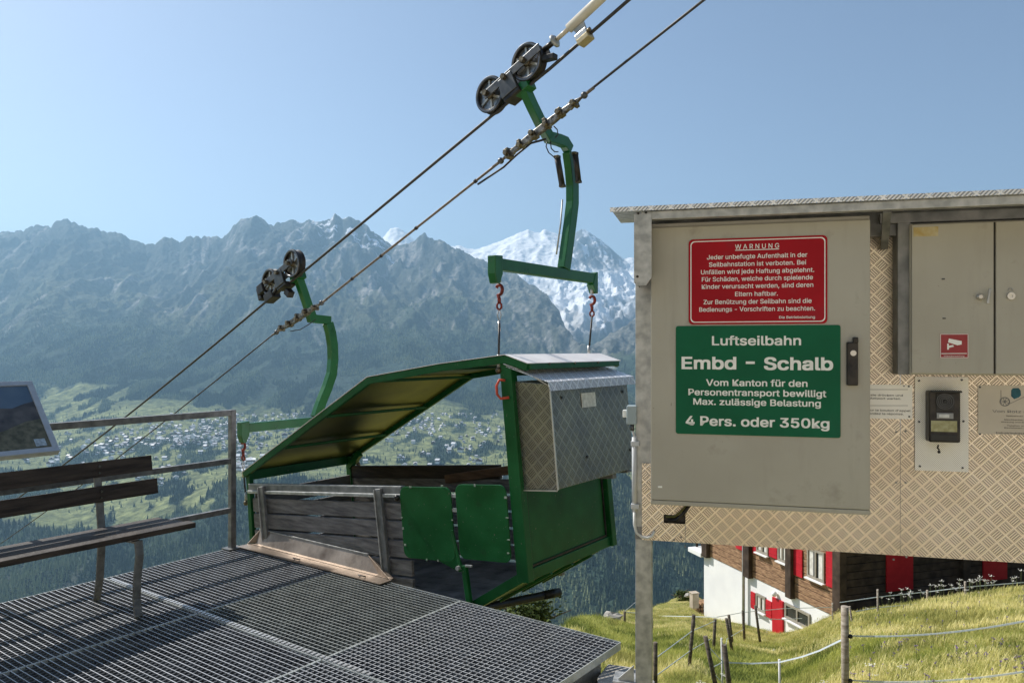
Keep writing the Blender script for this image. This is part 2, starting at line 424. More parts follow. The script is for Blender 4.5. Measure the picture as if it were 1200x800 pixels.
def far_color(X, Y, Zz):
    px = CX + FPX * X / Y; _, u, rd = far_profile(px, Y)
    forest = V3(.032, .052, .034); meadow = V3(.20, .22, .095); alp = V3(.085, .092, .06); rock = V3(.30, .29, .27); dark = V3(.045, .05, .05); snow = V3(.82, .84, .88)
    n1 = fbm(X / 300, Y / 500, 5); n2 = fbm(X / 70, Y / 160, 4); n3 = ridged(X / 300 + 9, Y / 1100 + 0.5 * X / 900, 5, .6)
    tl = sstep(0.36, 0.62, u + 0.45 * (n1 - .5) + 0.10 * (n2 - .5))
    c = mixc(np.broadcast_to(forest, X.shape + (3,)), alp, tl)
    hi = sstep(0.62, 0.86, u + 0.35 * (n1 - .5))
    c = mixc(c, dark, hi * 0.8)
    c = c * (0.62 + 0.85 * fbm(X / 620 + 2, Y / 900 + 5, 3))[..., None]
    scree = sstep(0.56, 0.76, n3 + 0.45 * (n2 - .5)) * tl
    c = mixc(c, rock, scree * 0.8)
    # pale scree chutes reaching into the forest
    ch = sstep(0.80, 0.90, ridged((X + .62 * Y) / 900 + 2, Y / 5200, 3)) * sstep(.05, .3, u) * sstep(330, 420, px)
    c = mixc(c, rock * .95, ch * 0.75)
    c = mixc(c, V3(.19, .19, .165), sstep(480, 590, px) * sstep(.35, .9, u + .5 * (n1 - .5)) * sstep(.25, .6, n2) * .85)  # haze over the right shoulder painted as a paler tint
    m = far_meadow(X, Y); mc = meadow[None, None, :] * (0.75 + 0.6 * fbm(X / 40, Y / 60, 3))[..., None]
    c = mixc(c, mc, m)
    low = (1 - sstep(1900, 2500, Y)) * sstep(.62, .7, ridged(X / 170, Y / 500, 3)); c = mixc(c, rock * .4, low * .5)
    sn = sstep(0.86, 0.93, u) * sstep(0.60, 0.66, fbm(X / 90 + 3, Y / 60, 3)) * sstep(330, 390, px) * (1 - sstep(460, 475, px))
    c = mixc(c, snow, sn)
    return c
def rock_mat(name, sc, bumpd, c_lo=(.62, .64, .67), c_hi=(1.42, 1.40, 1.38)):
    m = mat(name, c_lo, rough=0.95, scale=sc * 2.2, base2=c_hi, vcol='tint', spec=0.1, lo=.36, hi=.64, detail=12.0)
    nt = m.node_tree; b = nt.nodes['Principled BSDF']
    n2 = nt.nodes.new('ShaderNodeTexNoise'); n2.inputs['Scale'].default_value = sc * 1.7; n2.inputs['Detail'].default_value = 8; n2.inputs['Roughness'].default_value = .65
    tc = [n for n in nt.nodes if n.type == 'TEX_COORD'][0]; nt.links.new(tc.outputs['Object'], n2.inputs['Vector'])
    bp = nt.nodes.new('ShaderNodeBump'); bp.inputs['Strength'].default_value = 1.0; bp.inputs['Distance'].default_value = bumpd
    nt.links.new(n2.outputs['Fac'], bp.inputs['Height']); nt.links.new(bp.outputs[0], b.inputs['Normal'])
    return m
polar_mesh('mountainside', px, D, far_height, far_color, rock_mat('far_slope', 0.012, 30.0))

# ------------------------------------------------------------------ snow mountain at the head of the side valley
SX = [300, 440, 451, 457, 465, 472.5, 480, 500, 532, 538, 551, 557, 583, 602, 612, 619, 625, 633, 638, 646, 660, 673, 681, 690, 700, 712, 725, 731, 741, 770, 820, 900, 1200]
SY = [330, 290, 275, 267.5, 266, 270, 276, 292, 289, 287, 292, 292, 284, 275, 272, 269, 271.5, 272, 268, 272, 276, 273, 268, 271, 278, 287.5, 298.6, 303, 302, 310, 300, 320, 340]
def snow_profile(px, Dd):
    cy = np.interp(px, SX, SY); cs_ = np.mean([np.interp(px + o_, SX, SY) for o_ in (-30, -20, -10, 0, 10, 20, 30)], axis=0)
    Ds = [7200., 8800., 10200., 11400., 12600., 13200., 15500.]
    Ys = [np.full_like(px, 440.), np.full_like(px, 404.), np.full_like(px, 348.), cs_ + (348 - cs_) * .42, cy, cy + 22, cy + 120]
    Zs = [EYE + (CY - yy) / FPX * dd for yy, dd in zip(Ys, Ds)]; z = Zs[0].copy()
    for i in range(len(Ds) - 1):
        t = (Dd - Ds[i]) / (Ds[i + 1] - Ds[i]); z = np.where(t >= 0, Zs[i] + (Zs[i + 1] - Zs[i]) * np.clip(t, 0, 1), z)
    return z
def snow_height(X, Y):
    px = CX + FPX * X / Y; px = px + 60 * (fbm(X / 600 + 1, Y / 600 + 3, 4) - .5) * sstep(30, 600, np.abs(Y - 12600)); z = snow_profile(px, Y)
    crest = 1 - 0.95 * np.exp(-((Y - 12600) / 420.0) ** 2)
    pyr = sstep(655, 668, px) * (1 - sstep(730, 745, px))
    g = ridged(X / 900 + 7.3, Y / 2400, 6, .55) - .5; g2 = ridged(X / 260, Y / 420, 5, .55) - .5
    sm = 1 - .5 * sstep(540, 575, px) * (1 - sstep(650, 668, px)) * sstep(10600, 11400, Y)
    return z + crest * sm * (230 * g * (1 - .3 * pyr) + g2 * (95 + 130 * pyr)) + 30 * (ridged(X / 110, Y / 130, 4, .6) - .5)
def snow_color(X, Y, Zz):
    px = CX + FPX * X / Y; n = fbm(X / 260, Y / 420, 5); n2 = ridged(X / 120 + 2, Y / 260, 5)
    rock = V3(.085, .085, .09); pale = V3(.46, .45, .43); snow = V3(.97, .975, .98); forest = V3(.022, .036, .024)
    yb = CY - (Zz - EYE) / Y * FPX
    c = np.broadcast_to(rock, X.shape + (3,)) * (0.75 + .6 * n2)[..., None]
    c = mixc(c, pale, sstep(.42, .60, n2 + .4 * (n - .5)) * (1 - sstep(300, 320, 640 - yb * .0 - px * 0 - 330)) * .6)
    s = sstep(352, 318, yb + 80 * (n - .5) + 60 * (n2 - .5) - 30 * sstep(590, 680, px) - 12 * sstep(545, 575, px) * (1 - sstep(650, 665, px)))
    pyr = sstep(655, 668, px) * (1 - sstep(724, 738, px)) * sstep(325, 305, yb)
    s = s * (1 - pyr * sstep(.33, .45, fbm(X / 60, Y / 260, 4) + .08 * (n2 - .3)))
    s = s * (1 - sstep(480, 500, px) * 0 )
    tongue = np.exp(-((px - 648 - (yb - 350) * .12) / 26) ** 2) * sstep(300, 330, yb) * (1 - sstep(372, 402, yb))
    c = mixc(c, pale * 1.6, np.clip(tongue * 1.7, 0, 1) * sstep(.25, .42, n2))
    c = mixc(c, snow, s)
    f = sstep(385, 402, yb + 20 * (n - .5)); c = mixc(c, forest, f)
    return c
polar_mesh('snow_mountain', np.arange(280, 1250, 1.6), np.concatenate([np.linspace(7200, 13200, 300), np.linspace(13300, 15500, 8)]), snow_height, snow_color, rock_mat('snow_rock', 0.006, 12.0, (.86, .87, .9), (1.08, 1.08, 1.08)))

# ------------------------------------------------------------------ spruce forest on the far mountainside
def spruce_mesh(name, m, tiers=3, n=6, rad=.19):
    b = MB(); h0 = 0.06
    for i in range(tiers):
        z0 = h0 + (1 - h0) * i / tiers * .92; z1 = min(1.0, z0 + (1 - h0) * (1.5 / tiers)); r = rad * (1 - i / tiers) ** .8 + .02
        vs = []
        for k in range(n):
            a = 2 * math.pi * (k + .5 * i) / n; rr = r * (1 if k % 2 else .72); vs.append((rr * math.cos(a), rr * math.sin(a), z0 - (.03 if k % 2 else 0)))
        vs.append((0, 0, z1)); b.add(vs, [(k, (k + 1) % n, n) for k in range(n)])
    return b.mesh(name, m)
def inst_mat(name, c1, c2, c3=None, rough=.8, toned=False, rnd=.7):
    m = bpy.data.materials.new(name); m.use_nodes = True; nt = m.node_tree; b = nt.nodes['Principled BSDF']
    oi = nt.nodes.new('ShaderNodeObjectInfo'); r = nt.nodes.new('ShaderNodeValToRGB')
    r.color_ramp.elements[0].color = (*c1, 1); r.color_ramp.elements[1].color = (*c2, 1)
    if c3: e = r.color_ramp.elements.new(.5); e.color = (*c3, 1)
    ta = nt.nodes.new('ShaderNodeAttribute'); ta.attribute_type = 'INSTANCER'; ta.attribute_name = 'tone'
    m1 = nt.nodes.new('ShaderNodeMath'); m1.operation = 'SUBTRACT'; m1.inputs[1].default_value = .5; nt.links.new(oi.outputs['Random'], m1.inputs[0])
    m2 = nt.nodes.new('ShaderNodeMath'); m2.operation = 'MULTIPLY_ADD'; m2.inputs[1].default_value = rnd; nt.links.new(m1.outputs[0], m2.inputs[0]); nt.links.new(ta.outputs['Fac'], m2.inputs[2])
    nt.links.new(m2.outputs[0] if toned else oi.outputs['Random'], r.inputs[0]); nt.links.new(r.outputs[0], b.inputs['Base Color'])
    b.inputs['Roughness'].default_value = rough; b.inputs['Specular IOR Level'].default_value = .15
    return m
m_spruce = inst_mat('spruce_needles', (.025, .05, .03), (.22, .25, .13), (.07, .10, .055), toned=True, rnd=.9)
def rand_field(n, p0, p1, d0, d1, power=2.0):
    px = rng.uniform(p0, p1, n); u = rng.random(n)
    Y = (d0 ** -1 + u * (d1 ** -1 - d0 ** -1)) ** -1          # denser nearby, even in the view
    return (px - CX) / FPX * Y, Y, px
def forest(name, n, p0, p1, d0, d1, mask, hmin, hmax, label):
    X, Y, px = rand_field(n, p0, p1, d0, d1); k = mask(X, Y, px); X, Y = X[k], Y[k]
    z = far_height(X, Y); s = rng.uniform(hmin, hmax, len(X))
    scatter(name, np.stack([X, Y, z - 1], -1), s, rng.uniform(0, 6.28, len(X)), spruce_mesh(name + '_tree', m_spruce), label, tone=sstep(.3, .7, fbm(X / 130 + 2, Y / 240, 4)))
def mask_up(X, Y, px):
    _, u, _ = far_profile(px, Y); n1 = fbm(X / 300, Y / 500, 5); tl = u + 0.45 * (n1 - .5)
    ch = ridged((X + .62 * Y) / 900 + 2, Y / 5200, 3) * (px > 350)
    return (fbm(X / 150 + 7, Y / 260 + 2, 3) < .60) & (rng.random(len(X)) > sstep(.12, .66, tl + .25 * (fbm(X / 60, Y / 110, 3) - .5))) & (far_meadow(X, Y) < .35) & (ch < .86)
def mask_low(X, Y, px): return (far_meadow(X, Y) < .3) & (rng.random(len(X)) < .25 + 1.2 * (1 - sstep(.55, .75, ridged(X / 170, Y / 500, 3))))
def mask_ter(X, Y, px): return (far_meadow(X, Y) < .5) | (rng.random(len(X)) < .06)
forest('far_forest', 120000, -60, 800, 4150, 7400, mask_up, 15, 27, 'dense spruce forest on the mountainside above the village')
forest('valley_forest', 30000, -60, 900, 1700, 2720, mask_low, 9, 27, 'dark spruce forest on the steep slope below the village')
forest('terrace_trees', 36000, -60, 800, 2650, 4250, mask_ter, 9, 20, 'trees and hedges scattered between the terrace meadows')

# ------------------------------------------------------------------ village on the terrace
m_wallw = inst_mat('chalet_plaster', (.80, .79, .76), (.92, .91, .90)); m_wallb = inst_mat('chalet_timber', (.10, .06, .04), (.24, .15, .09))
m_roofg = inst_mat('sunlit_slate_roof', (.30, .31, .33), (.85, .85, .86), rough=.45)  # sun glare on the slates put into the pale roof colour
def chalet_mesh(name, w, d, h, base_m, top_m):
    me = bpy.data.meshes.new(name); b = MB()
    b.obox((0, 0, h * .25), (w / 2, 0, 0), (0, d / 2, 0), (0, 0, h * .25 + 1)); nb = len(b.f)
    b.obox((0, 0, h * .75), (w / 2 - .05, 0, 0), (0, d / 2 - .05, 0), (0, 0, h * .25)); g = h + w * .24
    b.prism([(-w / 2, -d / 2, h), (w / 2, -d / 2, h), (0, -d / 2, g)], (0, d, 0)); nt_ = len(b.f)
    for sg in (-1, 1):
        e = w / 2 + .8
        b.prism([(sg * e, -d / 2 - .9, h - .35), (0, -d / 2 - .9, g + .12), (0, -d / 2 - .9, g + .42), (sg * e, -d / 2 - .9, h - .05)], (0, d + 1.8, 0))
    me = b.mesh(name, base_m); me.materials.append(top_m); me.materials.append(m_roofg)
    for i, p in enumerate(me.polygons): p.material_index = 0 if i < nb else (1 if i < nt_ else 2)
    return me
chalets = [chalet_mesh('chalet', 11, 12, 7, m_wallw, m_wallb), chalet_mesh('chalet', 14, 12, 9, m_wallw, m_wallw), chalet_mesh('chalet', 9, 9, 6, m_wallb, m_wallb), chalet_mesh('chalet', 17, 13, 11, m_wallw, m_wallb)]
clusters = [  # centre px, centre y, spread px, spread y, number
    (250, 505, 26, 9, 95), (190, 515, 34, 9, 60), (300, 500, 22, 11, 46), (120, 525, 34, 8, 28), (345, 482, 14, 9, 26), (480, 498, 30, 8, 60), (430, 505, 18, 7, 24),
    (555, 505, 26, 14, 34), (285, 545, 9, 8, 24), (520, 540, 34, 10, 18), (180, 556, 22, 5, 10), (70, 535, 30, 10, 12), (330, 540, 30, 12, 10)]
def y_to_D(px, y):
    lo, hi = 2600.0, 4700.0
    for _ in range(26):
        mid = (lo + hi) / 2; X = (px - CX) / FPX * mid
        zz = float(far_height(np.array([X]), np.array([mid]))[0]); yy = CY - (zz - EYE) / mid * FPX
        if yy > y: lo = mid
        else: hi = mid
    return lo
spots = []
for (cx_, cy_, sx_, sy_, n) in clusters:
    for _ in range(int(n * 1.7)):
        p, q = random.gauss(cx_, sx_), random.gauss(cy_, sy_); q = min(max(q, 486), 572)
        Dd = y_to_D(p, q); spots.append(((p - CX) / FPX * Dd, Dd))
spots.sort(key=lambda s_: s_[1])
keep = []
for s_ in spots:
    if all((s_[0] - k[0]) ** 2 + (s_[1] - k[1]) ** 2 > 18 ** 2 for k in keep[-60:]): keep.append(s_)
first = keep[:285]
VL = ['small white walled village chalet', 'tall white village block', 'small brown timber village chalet', 'large white and brown village chalet']
VWX = [110, 190, 270, 300, 400, 505]
VW = ['on the terrace beside the information board', 'behind the left half of the guard rail', 'behind the right half of the guard rail', 'behind the corner post of the guard rail', 'around the farther crossbar', 'under the raised canopy', 'between canopy and nearer corner post']
for i, (x, y) in enumerate(first):
    k = random.choice((0, 0, 0, 1, 1, 2, 3)); pxx = CX + FPX * x / y; where_ = VW[int(np.searchsorted(VWX, pxx))]; o = bpy.data.objects.new('chalet', chalets[k]); col.objects.link(o)
    o.location = (x, y, float(far_height(np.array([x]), np.array([y]))[0]) + .6); o.rotation_euler.z = random.choice((0, 0, 1.57)) + random.uniform(-.4, .4)
    s_ = random.uniform(1.0, 1.55); o.scale = (s_, s_, s_)
    tag(o, VL[k] + ' ' + where_, 'house', VL[k].replace('chalet', 'chalets').replace('block', 'blocks') + ' ' + where_)
rest = np.array(keep[285:]) if len(keep) > 285 else np.zeros((0, 2))
if len(rest):
    zz = far_height(rest[:, 0], rest[:, 1])
    scatter('upper_village', np.column_stack([rest, zz + .6]), rng.uniform(.8, 1.3, len(rest)), rng.uniform(0, 3, len(rest)), chalets[0], 'farthest rows of white chalets at the top edge of the village')

# ------------------------------------------------------------------ near hillside
CAMP = 1.5
GX = [200, 560, 640, 670, 715, 763, 808, 825, 912, 940, 1000, 1100, 1200, 1500]
GR = [.55, .40, .30, .285, .302, .306, .298, .309, .324, .317, .290, .262, .242, .21]
GR0 = GR
GC = [4.2, 5, 9, 13, 20, 30, 45, 45, 45, 34, 18, 15.5, 14, 12]
GR = [r - .4 / c if c > 6 else r for r, c in zip(GR, GC)]
def ground_h(X, Y):
    X = np.asarray(X, float); Y = np.asarray(Y, float)
    Ye = np.maximum(Y, 3.2); px = CX + FPX * X / Ye
    r = np.interp(px, GX, GR); yc = np.interp(px, GX, GC)
    Yp = np.maximum(Y, 0)
    z = EYE - r * np.minimum(Yp, yc) - CAMP
    over = np.maximum(Yp - yc, 0)
    z = z - .42 * np.minimum(over, 22) - .85 * np.maximum(over - 22, 0)
    left = sstep(560, 300, px) * sstep(2.5, 4.5, Y); z = z - left * (1.2 + np.maximum(Yp - 4, 0) * .8)
    z = z - sstep(.5, -6, X) * sstep(0, 3, Y) * 1.0
    z = np.minimum(z, -0.03 - .35 * sstep(1.5, 3.5, Y))
    z = z + np.maximum(-3.0 - Y, 0) * .42
    z = z + .10 * (fbm(X / 1.7, Y / 1.7, 3) - .5) * sstep(5, 9, Y) + .5 * (fbm(X / 9 + 5, Y / 9, 2) - .5) * sstep(9, 20, Y) * (1 - sstep(600, 300, px))
    return np.maximum(z, -1000)
gx = np.concatenate([-np.geomspace(1, 900, 40)[::-1] - 5, np.arange(-6, 20, .28), np.geomspace(1, 900, 40) + 19.5])
gy = np.concatenate([-np.geomspace(1, 400, 26)[::-1] - 3, np.arange(-4, 46, .3), np.geomspace(1, 1150, 50) + 45.5])
def grid_mesh(name, gx, gy, hf, m):
    X, Y = np.meshgrid(gx, gy); Zz = hf(X, Y); nr, nc = X.shape
    me = bpy.data.meshes.new(name); co = np.stack([X, Y, Zz], -1).reshape(-1, 3).astype(np.float32)
    i = np.arange(nr * nc).reshape(nr, nc); q = np.stack([i[:-1, :-1], i[:-1, 1:], i[1:, 1:], i[1:, :-1]], -1).reshape(-1, 4)
    me.vertices.add(len(co)); me.vertices.foreach_set('co', co.ravel()); me.loops.add(q.size); me.loops.foreach_set('vertex_index', q.ravel().astype(np.int32))
    me.polygons.add(len(q)); me.polygons.foreach_set('loop_start', np.arange(0, q.size, 4, dtype=np.int32)); me.polygons.foreach_set('use_smooth', np.ones(len(q), bool))
    me.update(calc_edges=True); me.materials.append(m)
    o = bpy.data.objects.new(name, me); col.objects.link(o); WORLD[o.name] = (0, 0, 0); return struct(o)
m_ground = mat('meadow_ground', (.16, .165, .045), rough=.95, scale=.9, base2=(.34, .29, .11), bump=.6, bscale=9, spec=.1)
grid_mesh('meadow', gx, gy, ground_h, m_ground)
m_bounce = mat('pale_bounce_gravel', (.52, .44, .35), rough=.95, scale=6, base2=(.66, .58, .47), bump=.6, bscale=50, spec=.2)
grid_mesh('added_bounce_gravel', np.arange(-9, 12, .5), np.arange(-16, 1.2, .3), lambda X, Y: ground_h(X, Y) + .02, m_bounce)  # unseen ground added behind the camera to bounce warm light onto the station
vb = MB(); vb.obox((0, 4600, -1001.5), (12500, 0, 0), (0, 11500, 0), (0, 0, .4)); struct(vb.build('valley_floor', mat('valley_ground', (.03, .045, .025), scale=.01)))

# ------------------------------------------------------------------ materials of the built things
m_galv = mat('galvanised_steel', (.30, .31, .31), rough=.5, metal=.65, scale=22, base2=(.50, .50, .49), rvar=.15, detail=3)
m_galvd = mat('weathered_zinc', (.15, .155, .155), rough=.55, metal=.5, scale=14, base2=(.27, .27, .265), rvar=.1)
m_railm = mat('aged_galvanised_tube', (.12, .122, .125), rough=.48, metal=.45, scale=18, base2=(.23, .23, .225), rvar=.1)
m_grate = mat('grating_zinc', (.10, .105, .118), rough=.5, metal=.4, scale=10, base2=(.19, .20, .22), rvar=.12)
m_top = mat('sunlit_bright_zinc', (.48, .49, .51), rough=.4, metal=.3, scale=14, base2=(.74, .75, .77))  # sunlight on the bar tops put into the colour
m_top2 = mat('sunlit_dull_zinc', (.38, .40, .39), rough=.45, metal=.3, scale=14, base2=(.58, .60, .58))  # duller sunlit tone for the older panel's bar tops and the frames
m_grate2 = mat('older_grating_zinc', (.14, .15, .148), rough=.5, metal=.5, scale=10, base2=(.23, .245, .235), rvar=.1)
m_green = mat('green_paint', (.005, .066, .016), rough=.34, scale=5, base2=(.010, .100, .028), rvar=.10, bump=.06, bscale=40, spec=.22, chips=((46, .665, .69, (.16, .15, .12)), (9, .62, .74, (.012, .05, .018)), (120, .70, .72, (.30, .34, .28))))
m_greeng = mat('glossy_green_paint', (.006, .082, .020), rough=.30, scale=6, base2=(.012, .118, .032), rvar=.08, bump=.05, bscale=30, spec=.4, coat=.1, chips=((60, .67, .69, (.14, .13, .11)),))
m_greenp = mat('pale_worn_green_paint', (.030, .13, .045), rough=.5, scale=9, base2=(.05, .17, .07), rvar=.1)
m_chip = mat('bare_chipped_paint', (.35, .38, .33), rough=.7, scale=40, base2=(.10, .20, .12))
m_black = mat('greasy_black_steel', (.018, .018, .02), rough=.38, metal=.5, scale=20, base2=(.05, .045, .04), rvar=.15)
m_dark = mat('dark_steel', (.06, .065, .07), rough=.4, metal=.7, scale=16, base2=(.11, .11, .11), rvar=.12)
m_bolt = mat('dirty_brass_bolt', (.06, .048, .032), rough=.42, metal=.8, scale=60, base2=(.22, .18, .12))
m_rope = mat('steel_rope', (.025, .025, .027), rough=.5, metal=.5, scale=90, base2=(.08, .075, .07), stretch=(1, 1, 3))
m_red = mat('red_hook_paint', (.09, .014, .010), rough=.55, scale=40, base2=(.27, .04, .025))
m_alu = mat('bare_aluminium', (.52, .50, .47), rough=.4, metal=.85, scale=7, base2=(.66, .64, .60), rvar=.12)
m_roofs = mat('glare_white_sheet', (.66, .62, .60), rough=.45, metal=.1, scale=5, base2=(.80, .76, .73))  # white canopy top, sun glare put into its pale colour
m_under = mat('olive_reflection_underside', (.10, .105, .03), rough=.36, metal=.7, scale=2.2, base2=(.27, .27, .09), rvar=.1)  # meadow reflection put into the lining colour as yellow green
m_ramp = mat('mottled_steel_sheet', (.15, .11, .082), rough=.42, metal=.6, scale=4.5, base2=(.44, .36, .29), rvar=.12, chips=((2.2, .52, .66, (.10, .075, .055)),))  # brown tone varying at random, with darker patches
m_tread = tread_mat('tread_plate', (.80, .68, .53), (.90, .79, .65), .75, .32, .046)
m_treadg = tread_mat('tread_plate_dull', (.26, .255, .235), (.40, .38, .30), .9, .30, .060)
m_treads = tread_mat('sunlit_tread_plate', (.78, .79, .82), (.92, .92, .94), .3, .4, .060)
m_cab = mat('stone_grey_enamel', (.36, .34, .285), rough=.42, scale=2.5, base2=(.41, .39, .33), rvar=.06, bump=.05, bscale=9, chips=((15, .54, .80, (.22, .20, .16), .12, .28), (5, .60, .80, (.20, .18, .14)), (70, .70, .73, (.12, .10, .08))))
m_wood = mat('weathered_board', (.10, .095, .095), rough=.85, scale=6, base2=(.26, .245, .235), stretch=(1, 1, 7), bump=.5, bscale=30, lo=.3, hi=.7)
m_woodd = mat('dark_oiled_board', (.022, .016, .013), rough=.6, scale=5, base2=(.06, .045, .035), stretch=(1, 1, 9), bump=.4, bscale=30)
m_woodb = mat('brown_board', (.09, .05, .03), rough=.8, scale=6, base2=(.17, .10, .06), stretch=(1, 1, 6), bump=.4, bscale=30)
m_white = mat('white_lettering', (.80, .80, .76), rough=.6, scale=30, var=.05)
m_concrete = mat('concrete', (.33, .31, .28), rough=.9, scale=9, base2=(.46, .44, .40), bump=.5, bscale=50)

# ------------------------------------------------------------------ grating platform
U = unit((.590, .807, 0)); V = unit((.807, -.590, 0)); C1 = V3(.58, 3.97, 0)
def PL(a, b, z=0.0): return C1 - a * V - b * U + z * Z
plat = thing('grating_platform', 'galvanised steel grating deck on channel beams in front of the green gondola', 'platform', PL(1.6, 1.6, -.35))
A_CUT = [0.0, 1.105, 2.21, 3.34]; B_CUT = [0.0, 1.08, 2.16, 3.30]
for i in range(3):
    for j in range(3):
        a0, a1, b0, b1 = A_CUT[i] + .004, A_CUT[i + 1] - .004, B_CUT[j] + .004, B_CUT[j + 1] - .004
        fr = MB()
        for (p, q, s_) in ((PL(a0, b0), PL(a1, b0), U), (PL(a0, b1), PL(a1, b1), U), (PL(a0, b0 + .003), PL(a0, b1 - .003), V), (PL(a1, b0 + .003), PL(a1, b1 - .003), V)):
            fr.beam(p - .020 * Z, q - .020 * Z, .004, .040, side=s_)
        older = (i == 1 and j == 0)
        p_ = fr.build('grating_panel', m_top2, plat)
        bars = MB(); n = int(round((b1 - b0) / .034)); m_ = int(round((a1 - a0) / .034))
        for k in range(1, n):
            b = b0 + (b1 - b0) * k / n; bars.beam(PL(a0 + .003, b) - .0165 * Z, PL(a1 - .003, b) - .0165 * Z, .0035, .033, side=U)
        nmain = len(bars.f); ncross = 0
        for k in range(1, m_):
            a = a0 + (a1 - a0) * k / m_; bars.beam(PL(a, b0 + .003) - .0150 * Z, PL(a, b1 - .003) - .0150 * Z, .003, .022, side=V); ncross += 1
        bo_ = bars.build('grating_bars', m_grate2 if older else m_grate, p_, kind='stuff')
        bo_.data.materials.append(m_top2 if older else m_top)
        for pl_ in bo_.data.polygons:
            if pl_.normal[2] > .9 and (pl_.index < nmain or i == 0): pl_.material_index = 1  # bar tops painted paler than the sides, as if sunlit
for (a_, b_) in ((1.105, 0), (1.105, 1.08)):
    pass
# serrated cover strip along the cross seam
st = MB()
for k in range(0, 74):
    a = 3.27 - k * .034
    st.beam(PL(a, 1.066, .0035), PL(a - .017, 1.066, .0035), .026, .006, side=U)
st.build('seam_clips', mat('bright_zinc', (.55, .55, .55), rough=.35, metal=.5, scale=20), plat, kind='stuff')
for (p, q) in ((PL(.10, .10, -.11), PL(3.25, .10, -.11)), (PL(.10, 1.08, -.11), PL(3.25, 1.08, -.11)), (PL(.10, 2.16, -.11), PL(3.25, 2.16, -.11)), (PL(.10, 3.2, -.11), PL(3.25, 3.2, -.11))):
    MB().beam(p, q, .05, .12).build('support_beam', m_galvd, plat, bevel=.004)
for a in (.075, 3.28): MB().beam(PL(a, .13, -.125), PL(a, 3.17, -.125), .05, .15).build('edge_beam', m_galvd, plat, bevel=.004)
for (a, b) in ((.3, .4), (3.1, .5), (.3, 2.9), (3.1, 2.9)):
    p = PL(a, b); g = float(ground_h(p[0], p[1])); MB().beam(p - .2 * Z, V3(p[0], p[1], g - .3), .09, .09, side=V).build('support_post', m_galvd, plat)

# ------------------------------------------------------------------ guard rail
rail = thing('guard_rail', 'square tube guard rail along the left edge of the grating deck', 'railing', PL(3.31, .13))
rl = lambda b, z: PL(3.31, b, z)
for b in (.13, 1.75, 3.25): MB().beam(rl(b, 0.0), rl(b, 1.049 if b != .13 else 1.075), .045, .045, side=U).build('post', m_railm, rail, bevel=.004)
MB().beam(rl(.153, 1.052), rl(3.6, 1.052), .045, .045).build('top_rail', m_railm, rail, bevel=.004)
for z in (.68, .30):
    for (b0, b1) in ((.154, 1.726), (1.774, 3.226)):
        MB().beam(rl(b0, z), rl(b1, z), .035, .04).build('rail', m_railm, rail, bevel=.003)
MB().obox(rl(.13, .005), .06 * U, .05 * V, .005 * Z).build('base_plate', m_railm, rail)

# ------------------------------------------------------------------ bench
bf = V3(-2.16, 4.34, 0)   # foot of the front leg
bench = thing('bench', 'park bench with dark stained slats and galvanised legs beside the rail', 'bench', bf)
BN = -V  # towards the back
def BP(l, d, z): return bf + l * U + d * BN + z * Z        # l to the right end, d towards the rail
def slat(d, z, w, h, tilt, name, l0=-2.0, l1=.36, m=m_woodd):
    up = unit(V3(0, 0, math.cos(tilt)) + BN * math.sin(tilt)); nrm = np.cross(U, up)
    MB().obox(BP((l0 + l1) / 2, d, z), U * (l1 - l0) / 2, up * h / 2, nrm * w / 2).build(name, m, bench, bevel=.004)
slat(.485, .805, .03, .098, .16, 'backrest_slat', l1=.335)
slat(.46, .655, .03, .098, .16, 'backrest_slat')
for d in (.02, .13, .24, .35): slat(d, .468 - (d - .02) * .06, .085, .032, 0, 'seat_slat', l1=.33 if d > .1 else .345)
for l in (0.0, -1.45):
    f = MB(); f.sweep([BP(l, .0, .44), BP(l, -.015, .36), BP(l, .012, .22), BP(l, .02, .1), BP(l, .0, .0)], .045, .016, U); f.build('front_leg', m_railm, bench, bevel=.003)
    f = MB(); f.sweep([BP(l, .50, .0), BP(l, .46, .14), BP(l, .435, .40), BP(l, .46, .58), BP(l, .505, .83)], .045, .014, U); f.build('rear_leg', m_railm, bench, bevel=.003)
    MB().beam(BP(l, .0, .432), BP(l, .43, .405), .045, .012, side=U).build('seat_support', m_railm, bench, bevel=.002)
for d, z in ((.462, .805), (.437, .655)):
    b = MB()
    for zz in (-.02, .02): b.lathe(BP(0, d, z + zz), BN, [(0, -.004), (.008, -.004), (.008, .004), (0, .004)], 8)
    b.build('bolt', m_dark, bench)

# ------------------------------------------------------------------ information board
m_frame = mat('brushed_frame', (.42, .45, .48), rough=.4, metal=.5, scale=30, var=.06)
ib0 = at(70, 529, 4.5); ibk = (-V) * .395 + V3(0, 0, .407); IBU = unit(ibk); IBN = unit(np.cross(U, IBU))
board = thing('information_board', 'sloping aluminium framed panorama board fixed above the guard rail', 'information board', ib0)
L_ = 1.15; hh = np.linalg.norm(ibk)
def IB(l, h, o=0.0): return ib0 - l * U + h * IBU + o * IBN
MB().prism([IB(0, 0, -.03), IB(L_, 0, -.03), IB(L_, hh, -.03), IB(0, hh, -.03)], IBN * .03).build('panel', m_frame, board, bevel=.003)
fw = .035
for (l0, l1, h0, h1) in ((0, L_, 0, fw), (0, L_, hh - fw, hh), (0, fw, fw, hh - fw), (L_ - fw, L_, fw, hh - fw)):
    MB().prism([IB(l0, h0, .0), IB(l1, h0, .0), IB(l1, h1, .0), IB(l0, h1, .0)], IBN * .012).build('frame', m_frame, board, bevel=.002)
def flat(name, pts, m, parent, uv=False):
    b = MB(); b.add(pts, [tuple(range(len(pts)))]); return b.build(name, m, parent, uv=uv)
